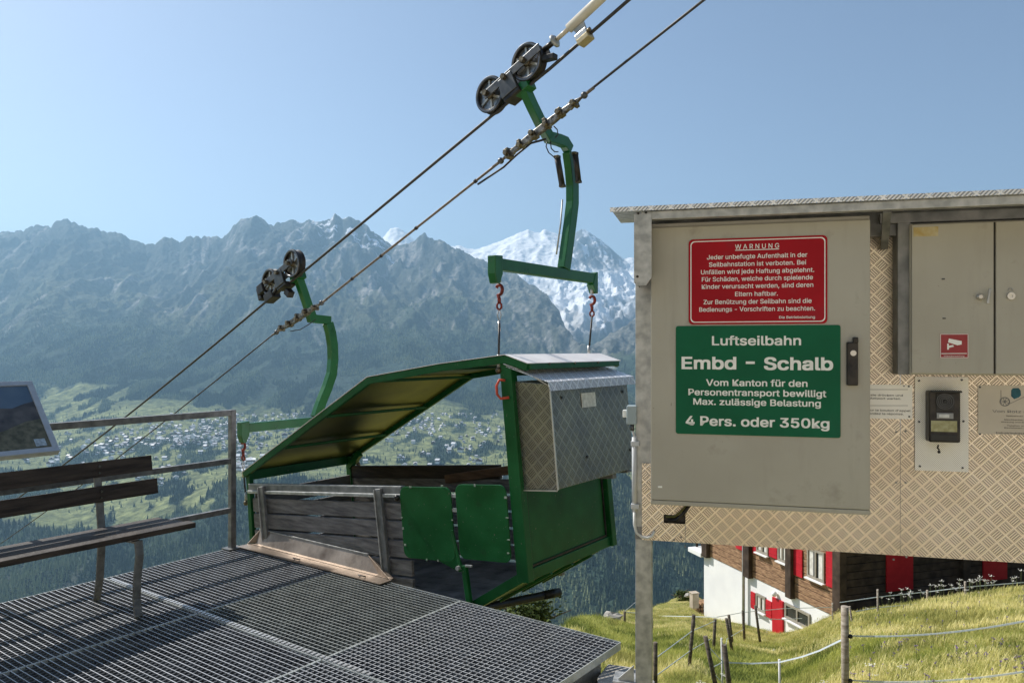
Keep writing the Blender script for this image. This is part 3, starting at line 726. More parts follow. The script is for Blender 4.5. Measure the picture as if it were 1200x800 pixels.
pic = [IB(L_ - fw, fw, .003), IB(fw, fw, .003), IB(fw, hh - fw, .003), IB(L_ - fw, hh - fw, .003)]
print_ = flat('printed_sky', pic, mat('print_sky', (.07, .12, .19), rough=.25, scale=3, base2=(.13, .19, .26)), board)
ph, pl = hh - 2 * fw, L_ - 2 * fw
def IP(x, y, o): return IB(fw + x * pl, fw + y * ph, o)
flat('printed_ridge', [IP(1, 0, .005), IP(0, 0, .005), IP(0, .74, .005), IP(.06, .70, .005), IP(.12, .64, .005), IP(.2, .66, .005), IP(.30, .80, .005), IP(.4, .72, .005), IP(.6, .82, .005), IP(.8, .7, .005), IP(1, .8, .005)], mat('print_rock', (.045, .050, .058), rough=.25, scale=14, base2=(.10, .10, .105)), board)
flat('printed_hill', [IP(1, 0, .007), IP(0, 0, .007), IP(0, .45, .007), IP(.08, .42, .007), IP(.2, .30, .007), IP(.35, .22, .007), IP(1, .30, .007)], mat('print_scrub', (.060, .064, .045), rough=.25, scale=30, base2=(.14, .14, .10)), board)
flat('printed_label', [IP(.075, .03, .009), IP(.02, .03, .009), IP(.02, .14, .009), IP(.075, .14, .009)], mat('print_pale', (.30, .38, .45), rough=.3, scale=60, var=.3), board)
MB().beam(IB(.25, .2, -.03), PL(3.31, 1.2 + .25, 1.07), .04, .02).build('bracket', m_galv, board)
MB().beam(IB(.9, .2, -.03), PL(3.31, 1.2 + .9, 1.07), .04, .02).build('bracket', m_galv, board)

# ------------------------------------------------------------------ hinged loading flap
flap = thing('loading_flap', 'mottled brown steel loading flap hinged on the edge of the deck', 'loading ramp', PL(2.5, 0, 0))
fa0, fa1 = 3.30, 1.72
q0 = .02
def FL(a, q, z): return PL(a, -q, z)
tL = onp(305, 621, PL(0, -.088), V, Z); tR = onp(431, 649, PL(0, -.088), V, Z)
zt = (tL[2] + tR[2]) / 2
aL = -np.dot(tL - C1, V); aR = -np.dot(tR - C1, V)
MB().prism([FL(fa0 - .05, .045, .012), FL(fa1 + .02, .045, .012), FL(aR, .088, zt), FL(aL, .088, zt)], U * .004).build('flap_sheet', m_ramp, flap)
MB().prism([FL(fa0, .012, .008), FL(fa1, .012, .008), FL(fa1 + .02, .047, .008), FL(fa0 - .05, .047, .008)], Z * .004).build('flap_floor', m_ramp, flap)
MB().prism([FL(fa1, .0, .012), FL(aR, .088, zt), FL(aR + .0, .088, .015)], V * .004).build('flap_cheek', m_ramp, flap)
MB().prism([FL(fa0, .0, .012), FL(aL, .088, zt), FL(aL, .088, .015)], V * -.004).build('flap_cheek', m_ramp, flap)
MB().beam(FL(aL, .088, zt + .004), FL(aR, .088, zt + .004), .014, .006).build('flap_edge', m_galv, flap)
MB().obox(FL((fa0 + fa1) / 2, -.045, .008), V * (fa0 - fa1) / 2, U * .05, Z * .003).build('hinge_strip', m_ramp, flap)
for a in (2.62, 1.93):
    MB().tube([FL(a + .03 * math.cos(t) , -.05 - .03 * math.sin(t), .016 + .012 * math.sin(t)) for t in np.linspace(0, math.pi, 9)], .004, 8).build('lifting_loop', m_dark, flap)

# ------------------------------------------------------------------ gondola
TH = math.radians(5.5); GO = V3(.04, 4.49, .11)
GS = V3(-V[0] * math.cos(TH), -V[1] * math.cos(TH), -math.sin(TH)); GH = V3(-V[0] * math.sin(TH), -V[1] * math.sin(TH), math.cos(TH))
def G(s, t, h): return GO + s * GS + t * U + h * GH
gon = thing('gondola', 'green open sided cable car with wooden slat sides and sheet metal canopy', 'cable car', G(1.3, .55, -.12))
def gb(name, p, q, w, h, m=m_green, side=None, bev=.004, **k): return MB().beam(p, q, w, h, side=side).build(name, m, gon, bevel=bev, **k)
# end frame on the uphill side
for t in (.03, 1.07):
    gb('corner_post', G(-.035, t, .04), G(-.025, t, 1.37), .06, .085, side=U)
for t in (.03, 1.07):
    gb('sill_beam', G(-.06, t, .09), G(.40, t, -.155), .05, .06, side=U)
gb('end_rail', G(-.03, .062, .075), G(-.03, 1.038, .075), .07, .05, side=GH)
gb('end_rail', G(-.03, .062, 1.30), G(-.03, 1.038, 1.30), .05, .05)
gb('end_rail', G(-.03, .062, .60), G(-.03, 1.038, .60), .05, .04)
MB().obox(G(-.035, .55, .345), GS * .004, U * .485, GH * .235).build('end_panel', m_green, gon, bevel=.002)
for (t0, h0, t1, h1) in ((.09, .12, 1.01, .12), (1.01, .12, 1.01, .565), (.09, .12, .09, .565)):
    MB().beam(G(-.044, t0, h0), G(-.044, t1, h1), .010, .012, side=GS).build('panel_seam', m_black, gon)
MB().prism([G(-.05, .06, .05), G(-.05, 1.04, .05), G(.40, 1.04, -.18), G(.40, .06, -.18)], GH * .008).build('bottom_sheet', m_green, gon)
for t in (.30, .55, .80): gb('bottom_rib', G(-.04, t, .03), G(.38, t, -.185), .03, .02, side=U)
# floor boards
for k in range(9):
    t = .08 + k * .118; MB().beam(G(.40, t, -.155), G(2.64, t, -.155), .11, .025, side=U).build('floor_board', m_wood, gon, bevel=.003)
gb('floor_beam', G(.40, .0, -.19), G(2.66, .0, -.19), .04, .05, m_galvd)
gb('floor_beam', G(.40, 1.1, -.19), G(2.66, 1.1, -.19), .04, .05, m_galvd)
# slatted sides
hs = [(.484, .376), (.362, .248), (.232, .120), (.105, .0), (-.016, -.12)]
for h1, h0 in hs:
    MB().obox(G((.888 + 2.62) / 2 if h1 < .4 else 1.77, .025, (h0 + h1) / 2), GS * (2.62 - .888) / 2 * (1 if h1 < .4 else .985), U * .012, GH * (h1 - h0) / 2).build('side_board', m_wood, gon, bevel=.004)
for h1, h0 in [(.50, .39), (.37, .26), (.24, .13), (.11, .0), (-.016, -.12)]:
    c_, e_ = (1.29, 1.32) if h0 > .05 else (1.53, 1.09)
    MB().obox(G(c_, 1.075, (h0 + h1) / 2), GS * e_, U * .012, GH * (h1 - h0) / 2).build('side_board', m_wood, gon, bevel=.004)
MB().obox(G(1.78, -.002, .565), GS * .86, U * .006, GH * .030).build('top_rail', m_galvd, gon, bevel=.003)
MB().obox(G(1.78, .014, .598), GS * .86, U * .022, GH * .004).build('top_rail', m_galv, gon, bevel=.002)
MB().obox(G(1.78, -.012, .538), GS * .86, U * .008, GH * .012).build('top_rail', m_galv, gon, bevel=.003)
MB().obox(G(1.79, 1.09, .555), GS * .88, U * .02, GH * .055).build('top_board', m_woodd, gon, bevel=.004)
gb('brace_board', G(1.45, 1.045, .50), G(.55, 1.045, .60), .03, .07, m_woodb, side=U)
for s_, w in ((1.10, .05), (2.42, .05)):
    gb('side_stanchion', G(s_ + .02, -.022, .585), G(s_ - .02, -.022, -.16), .028, w, m_galvd, side=U)
    gb('stanchion_flange', G(s_ + .045, -.042, .58), G(s_ + .005, -.042, -.16), .014, .008, m_galv, side=U)
# wooden end at the downhill side
for h1, h0 in [(.53, .40), (.37, .25), (.22, .10), (.07, -.05)]:
    MB().obox(G(2.635, .55, (h0 + h1) / 2), GS * .012, U * .50, GH * (h1 - h0) / 2).build('end_board', m_wood, gon, bevel=.004)
gb('corner_post', G(2.655, .02, -.17), G(2.655, .02, .68), .04, .045, side=U)
gb('corner_post', G(2.655, 1.08, -.17), G(2.655, 1.08, .70), .04, .06, side=U)
gb('knee_brace', G(2.655, 1.075, .60), G(2.50, 1.075, .72), .05, .05, side=U)
# canopy
can = [(-.04, 1.385), (.49, 1.366), (1.153, 1.33), (2.678, .674)]
for t in (-.01, 1.11):
    b = MB(); b.sweep([G(s_, t, h) for s_, h in [(-.20, 1.315), (-.05, 1.375)] + can[1:]], .03, .045, U); b.build('canopy_edge', m_green, gon, bevel=.003)
sh = [(-.215, 1.335), (-.05, 1.402), (.49, 1.392), (1.153, 1.357), (2.70, .69)]
for i in range(len(sh) - 1):
    (s0, h0), (s1, h1) = sh[i], sh[i + 1]
    MB().prism([G(s0, -.03, h0), G(s0, 1.13, h0), G(s1, 1.13, h1), G(s1, -.03, h1)], GH * .004).build('canopy_sheet', m_roofs, gon)
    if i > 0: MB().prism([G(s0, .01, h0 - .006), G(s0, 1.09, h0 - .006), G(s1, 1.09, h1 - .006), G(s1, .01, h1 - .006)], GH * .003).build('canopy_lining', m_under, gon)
for s_, h in ((1.153, 1.325), (1.66, 1.102), (2.17, .882)):
    gb('canopy_rib', G(s_, .01, h), G(s_, 1.09, h), .03, .022)
gb('canopy_rib', G(.49, .01, 1.36), G(.49, 1.09, 1.36), .03, .022)
gb('canopy_end_beam', G(2.665, .0, .665), G(2.665, 1.10, .665), .035, .075, side=GS)
gb('canopy_end_beam', G(-.205, -.005, 1.318), G(-.205, 1.105, 1.318), .02, .035, side=GS)
b = MB()
for t in (.2, .5, .8): b.lathe(G(-.218, t, 1.33), GS, [(0, -.004), (.008, -.004), (.008, .004), (0, .004)], 8)
b.build('canopy_bolt', m_bolt, gon)
for t in (.33, .72): MB().beam(G(-.2, t, 1.343), G(.0, t, 1.409), .004, .004, side=U).build('sheet_seam', m_black, gon)
# tread plate box on the outside of the end wall
bx0, bx1 = -.055, -.31
box = MB(); box.prism([G(bx0, .035, .59), G(bx1, .035, .59), G(bx1, .035, 1.205), G(bx0, .035, 1.24)], U * .975)
bo = box.build('storage_box', m_treadg, gon, bevel=.003, uv=True)
lid = MB(); lid.prism([G(-.04, -.01, 1.33), G(-.04, 1.07, 1.33), G(-.335, 1.07, 1.215), G(-.335, -.01, 1.215)], GH * .004)
lid.prism([G(-.335, -.01, 1.219), G(-.335, 1.07, 1.219), G(-.347, 1.07, 1.165), G(-.347, -.01, 1.165)], GS * .004)
lid.build('box_lid', m_treads, gon, uv=True)
MB().beam(G(-.318, .03, 1.165), G(-.318, .03, .59), .008, .008).build('box_trim', m_alu, bo)
MB().beam(G(-.312, .03, .585), G(-.06, .03, .585), .008, .008).build('box_trim', m_alu, bo)
MB().obox(G(-.313, .47, 1.09), U * .085, GH * .045, GS * .002).build('box_label', mat('faded_label', (.70, .70, .68), scale=40, var=.15), bo)
b = MB()
for t, h in ((.16, 1.12), (.93, 1.12), (.97, .72), (.40, .74)): b.lathe(G(-.313, t, h), GS, [(0, -.004), (.009, -.004), (.009, .004), (0, .004)], 8)
b.build('box_rivet', m_dark, bo)
gb('box_bracket', G(-.05, .80, .565), G(-.27, .80, .565), .05, .03, m_galvd)
gb('box_bracket', G(-.05, .97, .575), G(-.30, .97, .575), .09, .012, m_galvd)
# folding door panels
def rpanel(name, s0, s1, h0, h1, t, thick=.012, r=.05):
    pts = []
    for (cs, ch, a0) in ((s0 - r, h1 - r, 0), (s1 + r, h1 - r, 90), (s1 + r, h0 + r, 180), (s0 - r, h0 + r, 270)):
        for k in range(6):
            a = math.radians(a0 + 18 * k); pts.append(G(cs + r * math.cos(a), t, ch + r * math.sin(a)))
    MB().prism(pts, U * thick).build(name, m_green, gon, bevel=.003)
rpanel('door_panel', .905, .455, .135, .605, -.035)
rpanel('door_panel', .415, .015, .16, .625, -.035)
chips = MB()
for (s_, h) in ((.90, .40), (.895, .33), (.885, .22), (.70, .135), (.60, .137), (.80, .604), (.52, .615), (.455, .40), (.455, .30), (.018, .55), (.018, .43), (.02, .3), (.03, .22), (.25, .62)):
    chips.obox(G(s_, -.037, h), GS * random.uniform(.003, .012), GH * random.uniform(.003, .008), U * .002)
chips.build('chipped_paint', m_chip, gon, kind='stuff')
MB().prism([G(.61, -.03, .135), G(.46, -.03, .24), G(.395, -.03, .09), G(.43, -.03, .075)], U * .010).build('door_gusset', m_green, gon, bevel=.002)
gb('door_bar', G(.455, -.045, .34), G(.405, -.045, .10), .012, .02, side=U)
gb('door_bar', G(.395, -.02, .12), G(.37, -.02, -.19), .03, .035, side=U)
MB().lathe(G(.415, -.05, .108), U, [(0, -.02), (.014, -.02), (.014, .02), (0, .02)], 12).build('pivot_pin', m_galv, gon)
MB().beam(G(.36, -.05, .125), G(.31, -.05, .125), .012, .012).build('door_latch', m_galv, gon)
MB().ball(G(.93, -.04, .53), .022, 10).build('door_knob', m_black, gon)
for h in (.55, .46): MB().beam(G(.46, -.02, h), G(.41, -.02, h), .02, .02).build('door_hinge', m_galv, gon)
# red grab handle and white cord
MB().tube([G(-.03, -.015, 1.25), G(-.005, -.04, 1.255), G(.012, -.05, 1.22), G(.012, -.05, 1.17), G(-.005, -.04, 1.142), G(-.05, -.015, 1.145)], .008, 8).build('grab_handle', mat('red_plastic', (.50, .07, .04), rough=.4, scale=20), gon)
MB().tube([G(-.03, -.02, 1.35), G(-.12, .0, 1.31), G(-.24, .0, 1.25), G(-.31, .02, 1.20)], .004, 6).build('lid_cord', mat('white_cord', (.6, .6, .58), scale=50), gon)

# ------------------------------------------------------------------ ropes
NB = V3(.04, 4.49, 0)
RA, RB = NB - .18 * V + .30 * U, NB - 2.77 * V + .50 * U
RD = unit(RB - RA); RN = unit(np.cross(RD, Z))   # horizontal direction of the ropes and their sideways normal
if np.dot(RN, U) < 0: RN = -RN
def RP(px_, py_, o=0.0): return onp(px_, py_, RA + RN * o, RD, Z) 
def extend(p, q, k): return p + (q - p) * k
c1a, c1b = RP(576, 136), RP(644, 81)            # where the cable meets the wheels of the upper carriage
c2a, c2b = RP(311, 354), RP(361, 314)
up_ = RP(737, 0)
far_ = RP(0, 598); far2 = far_ + (far_ - c2a) / np.linalg.norm(far_ - c2a) * 12 + V3(0, 0, 0)
def sag(p, q, d, n=18):
    return [p + (q - p) * t - Z * d * 4 * t * (1 - t) for t in np.linspace(0, 1, n)]
trk = [extend(c1b, up_, 9.0), up_, c1b, c1a] + [c2b, c2a] + sag(c2a, far_, .06)[1:-1] + [far_] + [far_ + (far_ - c2a) * k - Z * 0.0 for k in (1, 3, 8, 20)]
MB().tube(trk, .0105, 10).build('track_cable', m_rope, None); tag(bpy.data.objects['track_cable'], 'upper thick carrying cable running under the carriage wheels', 'cable')
h1a, h1b = RP(825, 0), RP(686, 110)
h2a, h2b = RP(588, 188), RP(378, 354); h3a, h3b = RP(326, 387), RP(0, 637)
m_ropeb = mat('rusty_rope', (.09, .07, .055), rough=.5, metal=.5, scale=90, base2=(.20, .165, .13))
haul = thing('haul_cable', 'lower pulling cable clamped to both hanger arms', 'cable', h2a)
MB().tube([extend(h1b, h1a, 8), h1a, h1b], .008, 8).build('cable_section', m_rope, haul)
MB().tube(sag(h2a, h2b, .0), .009, 8).build('cable_section', m_ropeb, haul)
MB().tube(sag(h3a, h3b, .05) + [h3b + (h3b - h3a) * k for k in (1, 3, 8, 20)], .0065, 8).build('cable_section', m_rope, haul)
w = MB()
for t in (.12, .42, .62, .8): w.tube([h2a + (h2b - h2a) * (t - .004), h2a + (h2b - h2a) * (t + .004)], .014, 8)
w.build('cable_binding', m_black, haul)
d2 = h2b - h2a
MB().tube([RP(640, 163, .03), RP(622, 168), RP(606, 181), RP(590, 196), RP(575, 206), RP(560, 216)], .007, 8).build('signal_wire', m_black, haul)

# ------------------------------------------------------------------ hangers with carriages
def wheel_parts(parent, c, ax):
    w = MB(); w.lathe(c, ax, [(.098, -.034), (.122, -.034), (.124, -.026), (.112, -.008), (.112, .008), (.124, .026), (.122, .034), (.098, .034)], 40); o = w.build('wheel', m_black, parent, bevel=.002)
    r = MB(); r.lathe(c, ax, [(.100, -.03), (.108, -.038), (.116, -.038), (.118, -.034), (.100, -.02)], 40); r.build('rim', mat('polished_rim', (.13, .135, .145), rough=.32, metal=.8, scale=20), o)
    d = MB(); d.lathe(c, ax, [(0, -.012), (.1, -.012), (.1, .012), (0, .012)], 40); d.build('disc', mat('worn_disc', (.08, .09, .10), rough=.3, metal=.7, scale=22, base2=(.32, .33, .35)), o)
    s = MB(); u1 = unit(np.cross(ax, Z)); u2 = np.cross(ax, u1)
    for k in range(6):
        a = k * math.pi / 3 + .4; dd = u1 * math.cos(a) + u2 * math.sin(a); s.beam(c + dd * .03 - ax * .017, c + dd * .098 - ax * .017, .010, .016, side=ax)
    s.build('spoke', m_galv, o)
    h = MB(); h.lathe(c, ax, [(0, -.05), (.016, -.05), (.028, -.034), (.034, -.012), (.034, .04), (0, .04)], 16); h.build('hub', m_bolt, o)
    return o
def hanger(label, s0, pts, cb, wc, extra):
    base = NB - s0 * V
    def H(t, z, d=0.0): return base + t * U + z * Z + d * V
    root = thing('hanger', label, 'cable car hanger', H(cb[0], cb[2]), 'wheeled hangers carrying the gondola')
    # crossbar
    MB().beam(H(cb[0] + .045, cb[2]), H(cb[1] - .01, cb[3]), .05, .075, side=V).build('crossbar', m_greeng, root, bevel=.005)
    for (t, z, nm) in ((cb[0], cb[2], 0), (cb[1], cb[3], 1)):
        if nm == 0: MB().prism([H(t + .045, z + .055, -.03), H(t - .035, z + .05, -.03), H(t - .035, z - .06, -.03), H(t - .015, z - .12, -.03), H(t + .015, z - .12, -.03), H(t + .045, z - .06, -.03)], V * .06).build('crossbar_end', m_greeng, root, bevel=.005)
        else: MB().prism([H(t + .01, z + .05, -.03), H(t - .02, z + .045, -.03), H(t - .06, z - .05, -.03), H(t - .02, z - .11, -.03), H(t + .01, z - .11, -.03)], V * .06).build('crossbar_end', m_greeng, root, bevel=.005)
    # curved arm, welded from short lengths
    arm = MB(); arm.sweep([H(t, z) for t, z in pts[0]], .06, .085, V); arm.build('arm', m_greeng, root, bevel=.005)
    neck = MB(); neck.sweep([H(t, z) for t, z in pts[1]], .055, .075, V); neck.build('neck', m_greeng, root, bevel=.005)
    # carriage
    cs = [RP(*w_) for w_ in wc]
    dirr = unit(cs[1] - cs[0])
    for c in cs: wheel_parts(root, c, RN)
    nrm = np.cross(RN, dirr)
    if nrm[2] < 0: nrm = -nrm
    for sg in (-1, 1):
        MB().beam(cs[0] - dirr * (.03 if extra else .05) + RN * sg * .052, cs[1] + dirr * (.14 if extra else .04) + RN * sg * .052, .010, .055, side=RN).build('side_plate', m_dark, root, bevel=.003)
    mid = (cs[0] + cs[1]) / 2
    MB().prism([mid - RN * .062 - dirr * .075 - nrm * .12, mid - RN * .062 + dirr * .065 - nrm * .12, mid - RN * .062 + dirr * .06 + nrm * .01, mid - RN * .062 - dirr * .06 + nrm * .01], RN * .03).build('carriage_plate', m_dark, root, bevel=.004)
    MB().obox(mid - nrm * .128, dirr * .070, RN * .055, nrm * .018).build('saddle', m_black, root, bevel=.006)
    top = H(*pts[1][-1]); MB().obox(top, dirr * .06, RN * .045, nrm * .03).build('neck_flange', m_greeng, root, bevel=.004)
    b = MB()
    for c in cs + [mid + nrm * .0]: b.lathe(c - RN * .07, RN, [(0, -.014), (.020, -.014), (.020, .014), (0, .014)], 6)
    b.build('axle_nut', m_bolt, root)
    if extra:
        MB().beam(cs[1] + dirr * .10 - nrm * .05, cs[1] + dirr * .19 - nrm * .095, .05, .035, side=RN).build('scraper', m_black, root, bevel=.004)
        bd = RP(650.5, 48)
        MB().tube([cs[1] + dirr * .13, bd], .018, 10).build('buffer_socket', m_black, root)
        MB().lathe(bd, dirr, [(0, -.006), (.040, -.012), (.044, 0), (.03, .012), (0, .014)], 20, smooth=True).build('buffer_disc', m_galv, root)
    else:
        e = MB(); p = cs[0] - dirr * .14
        e.obox(p, dirr * .05, RN * .05, nrm * .045); e.obox(p - nrm * .02 - dirr * .06, dirr * .03, RN * .03, nrm * .06)
        e.build('brake_block', m_black, root, bevel=.008)
        MB().obox(cs[0] - nrm * .115 - dirr * .05, dirr * .07, RN * .045, nrm * .04).build('scraper', m_black, root, bevel=.008)
        MB().beam(mid - nrm * .17 + dirr * .0, mid - nrm * .23 + dirr * .04, .06, .06, side=RN).build('saddle_foot', m_black, root, bevel=.006)
    return root, H
arm1 = [(.79, 2.10), (.835, 2.28), (.875, 2.44), (.905, 2.58), (.905, 2.70), (.885, 2.82), (.855, 2.93)]
neck1 = [(.86, 2.945), (.80, 2.985), (.72, 2.985), (.60, 2.975), (.50, 3.05), (.40, 3.14), (.315, 3.225)]
hg1, H1 = hanger('nearer hanger with curved green arm and grey buffer disc above the tread plate box', .18, (arm1, neck1), (.0, 1.21, 2.065, 2.065), ((577, 112), (620, 74)), True)
arm2 = [(.745, .93), (.80, 1.06), (.87, 1.19), (.925, 1.32), (.94, 1.45), (.935, 1.58), (.91, 1.70), (.88, 1.78)]
neck2 = [(.90, 1.805), (.80, 1.81), (.70, 1.815), (.65, 1.94), (.60, 2.06), (.55, 2.17)]
hg2, H2 = hanger('farther hanger with dark wheels above the low end of the gondola canopy', 2.77, (arm2, neck2), (.0, 1.2, .90, .90), ((319, 331), (345, 309)), False)
# extra fittings of the nearer hanger: dampers, cable, wires
for (p, q) in (((653, 184), (659, 218)), ((674, 180), (678, 213))):
    a_, b_ = onp(*p, NB - .18 * V + V * .07, U, Z), onp(*q, NB - .18 * V + V * .07, U, Z)
    MB().tube([a_, b_], .021, 12).build('resistor', m_black, hg1)
    for e_ in (a_, b_): MB().obox(e_, U * .018, V * .018, Z * .009).build('resistor_cap', m_bolt, hg1, bevel=.002)
MB().tube([onp(x_, y_, NB - .18 * V + V * .05, U, Z) for x_, y_ in ((641, 165), (640, 172), (643, 179), (649, 184))], .004, 6).build('wire', m_black, hg1)
MB().tube([onp(x_, y_, NB - .18 * V + V * .05, U, Z) for x_, y_ in ((645, 166), (646, 174), (650, 178), (654, 178))], .004, 6).build('wire', m_black, hg1)
MB().tube([onp(x_, y_, NB - .18 * V + V * .05, U, Z) for x_, y_ in ((649, 148), (653, 152), (654, 158), (651, 161))], .004, 6).build('wire', m_black, hg1)
MB().tube([onp(x_, y_, NB - .18 * V - V * .045, U, Z) for x_, y_ in ((659, 234), (657, 262), (652, 298))], .006, 6).build('conduit', m_galv, hg1)
def grip(root, p, q, n, m1, r=.020):
    """row of clamps and bolts that joins the haul cable to a hanger"""
    p, q = np.array(p), np.array(q); d = unit(q - p); L = np.linalg.norm(q - p); nn = np.cross(RN, d)
    gbm = MB(); gbm.prism([p + d * .10 - nn * .012 - RN * .015, p + d * L * .35 - nn * .024 - RN * .015, p + d * L * .65 - nn * .024 - RN * .015, q - d * .10 - nn * .012 - RN * .015, q - d * .10 + nn * .012 - RN * .015, p + d * L * .65 + nn * .022 - RN * .015, p + d * L * .35 + nn * .022 - RN * .015, p + d * .10 + nn * .012 - RN * .015], RN * .03); gbm.build('grip_bar', m1, root, bevel=.004)
    b = MB()
    for k in range(n):
        c = p + d * (L * (k + .8) / (n + .6)); b.lathe(c - RN * .024 + nn * (.008 if k % 2 else -.006), RN, [(0, -.016), (.019, -.016), (.019, .016), (0, .016)], 6)
        b.obox(c + nn * (.006 if k % 3 else -.008), d * (.012 + .007 * (k % 2)), RN * .026, nn * (.020 + .006 * (k % 3)))
    b.build('grip_bolts', m_bolt, root, bevel=.002)
    for e, sg in ((p, 1), (q, -1)):
        MB().prism([e + sg * d * .05 - nn * .006 - RN * .01, e + sg * d * .05 + nn * .006 - RN * .01, e + sg * d * .13 + nn * .024 - RN * .01, e + sg * d * .17 - RN * .01, e + sg * d * .13 - nn * .024 - RN * .01], RN * .02).build('cable_socket', m1, root, bevel=.002)
        MB().ball(e + sg * d * .015, .022, 10).build('socket_ball', m_dark, root)
        MB().tube([e - sg * d * .06, e + sg * d * .07], .009, 8).build('cable_end', m_ropeb, root)
m_grip = mat('oily_grip_steel', (.035, .032, .03), rough=.38, metal=.7, scale=45, base2=(.26, .24, .21))
grip(hg1, RP(687, 110, -.05), RP(585, 190, -.05), 6, m_grip)
grip(hg2, RP(378, 354, -.05), RP(323, 390, -.05), 5, m_grip)
MB().tube([RP(370, 374, -.04), RP(362, 380, -.04), RP(352, 386, -.04), RP(340, 388, -.04)], .004, 6).build('wire', m_black, hg2)

# slings between the crossbars and the gondola
def sling(top, bottom, label, long_=False):
    top, bottom = np.array(top), np.array(bottom); r = thing('suspension_sling', label, 'sling', bottom, 'wire slings with red hooks holding the gondola')
    MB().tube([top + Z * .0, top + Z * .045], .013, 8).build('shackle', m_galv, r)
    hk = [top + V * (.024 * math.cos(a)) + Z * (-.045 + .03 * math.sin(a)) for a in np.linspace(2.6, -2.0, 12)]
    MB().tube(hk + [top - Z * .10, top - Z * .13], .011, 8).build('hook', m_red, r)
    MB().tube([top - Z * .13 + V * (.018 * math.cos(a)) + Z * (.02 * math.sin(a) - .015) for a in np.linspace(0, 6.28, 12)], .007, 6).build('hook_eye', m_red, r)
    th = [top - Z * .16, top - Z * .20 + V * .014, top - Z * .245, top - Z * .20 - V * .014, top - Z * .16]
    if long_: MB().tube(th, .004, 6).build('thimble', m_galv, r); MB().tube([top - Z * .24, top - Z * .30], .009, 8).build('ferrule', m_alu, r)
    MB().tube([top - Z * (.16 if not long_ else .24), bottom], .007, 8).build('wire_rope', m_rope, r)
    MB().tube([bottom + Z * .05, bottom - Z * .03], .011, 8).build('turnbuckle', m_galv, r)
    MB().ball(bottom - Z * .045, .022, 8).build('lower_eye', m_bolt, r)
    return r
sling(H1(.045, 1.955), G(.02, .0, 1.36), 'long wire sling with red hook at the near corner post', True)
sling(H1(1.18, 1.95), G(.03, 1.11, 1.42), 'long wire sling with red hook reaching the roof behind the near end')
sling(H2(.005, .80), H2(.03, .33), 'short wire sling with red hook at the low left corner of the canopy', True)
sling(H2(1.18, .80), G(2.6, 1.14, .66), 'short wire sling with red hook hidden behind the canopy')

# buffer rod clamped on the track cable above the nearer carriage
rod = thing('buffer_rod', 'pale tube with a thinner rod clamped to the carrying cable above the carriage', 'buffer', RP(668, 33))
ra, rb, rc = RP(653, 46), RP(668, 32.5), RP(712, -9)
MB().tube([ra, rb], .014, 12).build('thin_rod', mat('ivory_rod', (.50, .45, .37), rough=.35, scale=12), rod)
MB().tube([rb - unit(rc - rb) * .01, rc, rc + (rc - rb) * 1.2], .030, 18).build('outer_tube', mat('ivory_tube', (.56, .52, .44), rough=.35, scale=8), rod)
kc = RP(684, 42); kd = unit(up_ - c1b); kn = np.cross(RN, kd); kn = kn if kn[2] > 0 else -kn
MB().obox(kc, kd * .045, RN * .035, kn * .018).build('clamp_jaw', m_alu, rod, bevel=.004)
MB().obox(kc - kn * .03, kd * .045, RN * .035, kn * .018).build('clamp_jaw', mat('brassy_jaw', (.45, .38, .24), rough=.45, metal=.6, scale=20), rod, bevel=.006)
MB().prism([kc + kn * .015 - kd * .03, kc + kn * .015 + kd * .03, RP(680, 26) + kd * .02, RP(672, 33) - kd * .01], RN * .012).build('clamp_bracket', m_galv, rod)
MB().tube([kc + kd * .045 - kn * .015 - RN * .03, kc + kd * .07 - kn * .015 - RN * .03], .012, 8).build('clamp_nut', m_bolt, rod)

# black pipe under the deck
pp0, pp1 = at(560, 713, 4.9), at(655, 693.5, 5.3); pd = unit(pp1 - pp0)
pipe = MB().tube([pp0 - pd * 1.2, pp1], .028, 16).tube([pp1 - pd * .14, pp1 + pd * .002], .0305, 16).build('drain_pipe', mat('black_plastic_pipe', (.012, .012, .014), rough=.4, spec=.25, scale=12, base2=(.025, .025, .028)), None)
tag(pipe, 'black plastic pipe sticking out from under the grating deck', 'pipe')

# ------------------------------------------------------------------ control station
W = unit((.97, -.244, 0)); NN = unit((-.244, -.97, 0)); S0 = V3(.63, 3.6, 0)
def SW(t, z, o=0.0): return S0 + t * W + z * Z + o * NN
def sp(px_, py_, o=0.0): return solve(px_, py_, S0 + o * NN, W, Z)
def spt(px_, o=0.0): return sp(px_, 408, o)[0]
ped = thing('control_station', 'tread plate clad control stand with sheet roof beside the deck', 'control station', SW(0, -.1))
zb = sp(762, 634)[1]; zt_ = 2.2
g0 = float(ground_h(S0[0], S0[1]))
MB().beam(SW(-.0, g0 - .1, -.045), SW(-.0, 2.16, -.045), .078, .078, side=W).build('post', m_galv, ped, bevel=.004)
ts = [spt(752), spt(770), spt(803), spt(1055), spt(1340)]
zb_l = sp(754, 632)[1]; 
def plate(t0, t1, z0, z1, o=0.0, m=m_tread): return MB().obox(SW((t0 + t1) / 2, (z0 + z1) / 2, o), W * ((t1 - t0) / 2 - .0012), Z * (z1 - z0) / 2, NN * .002).build('tread_panel', m, ped, uv=True)
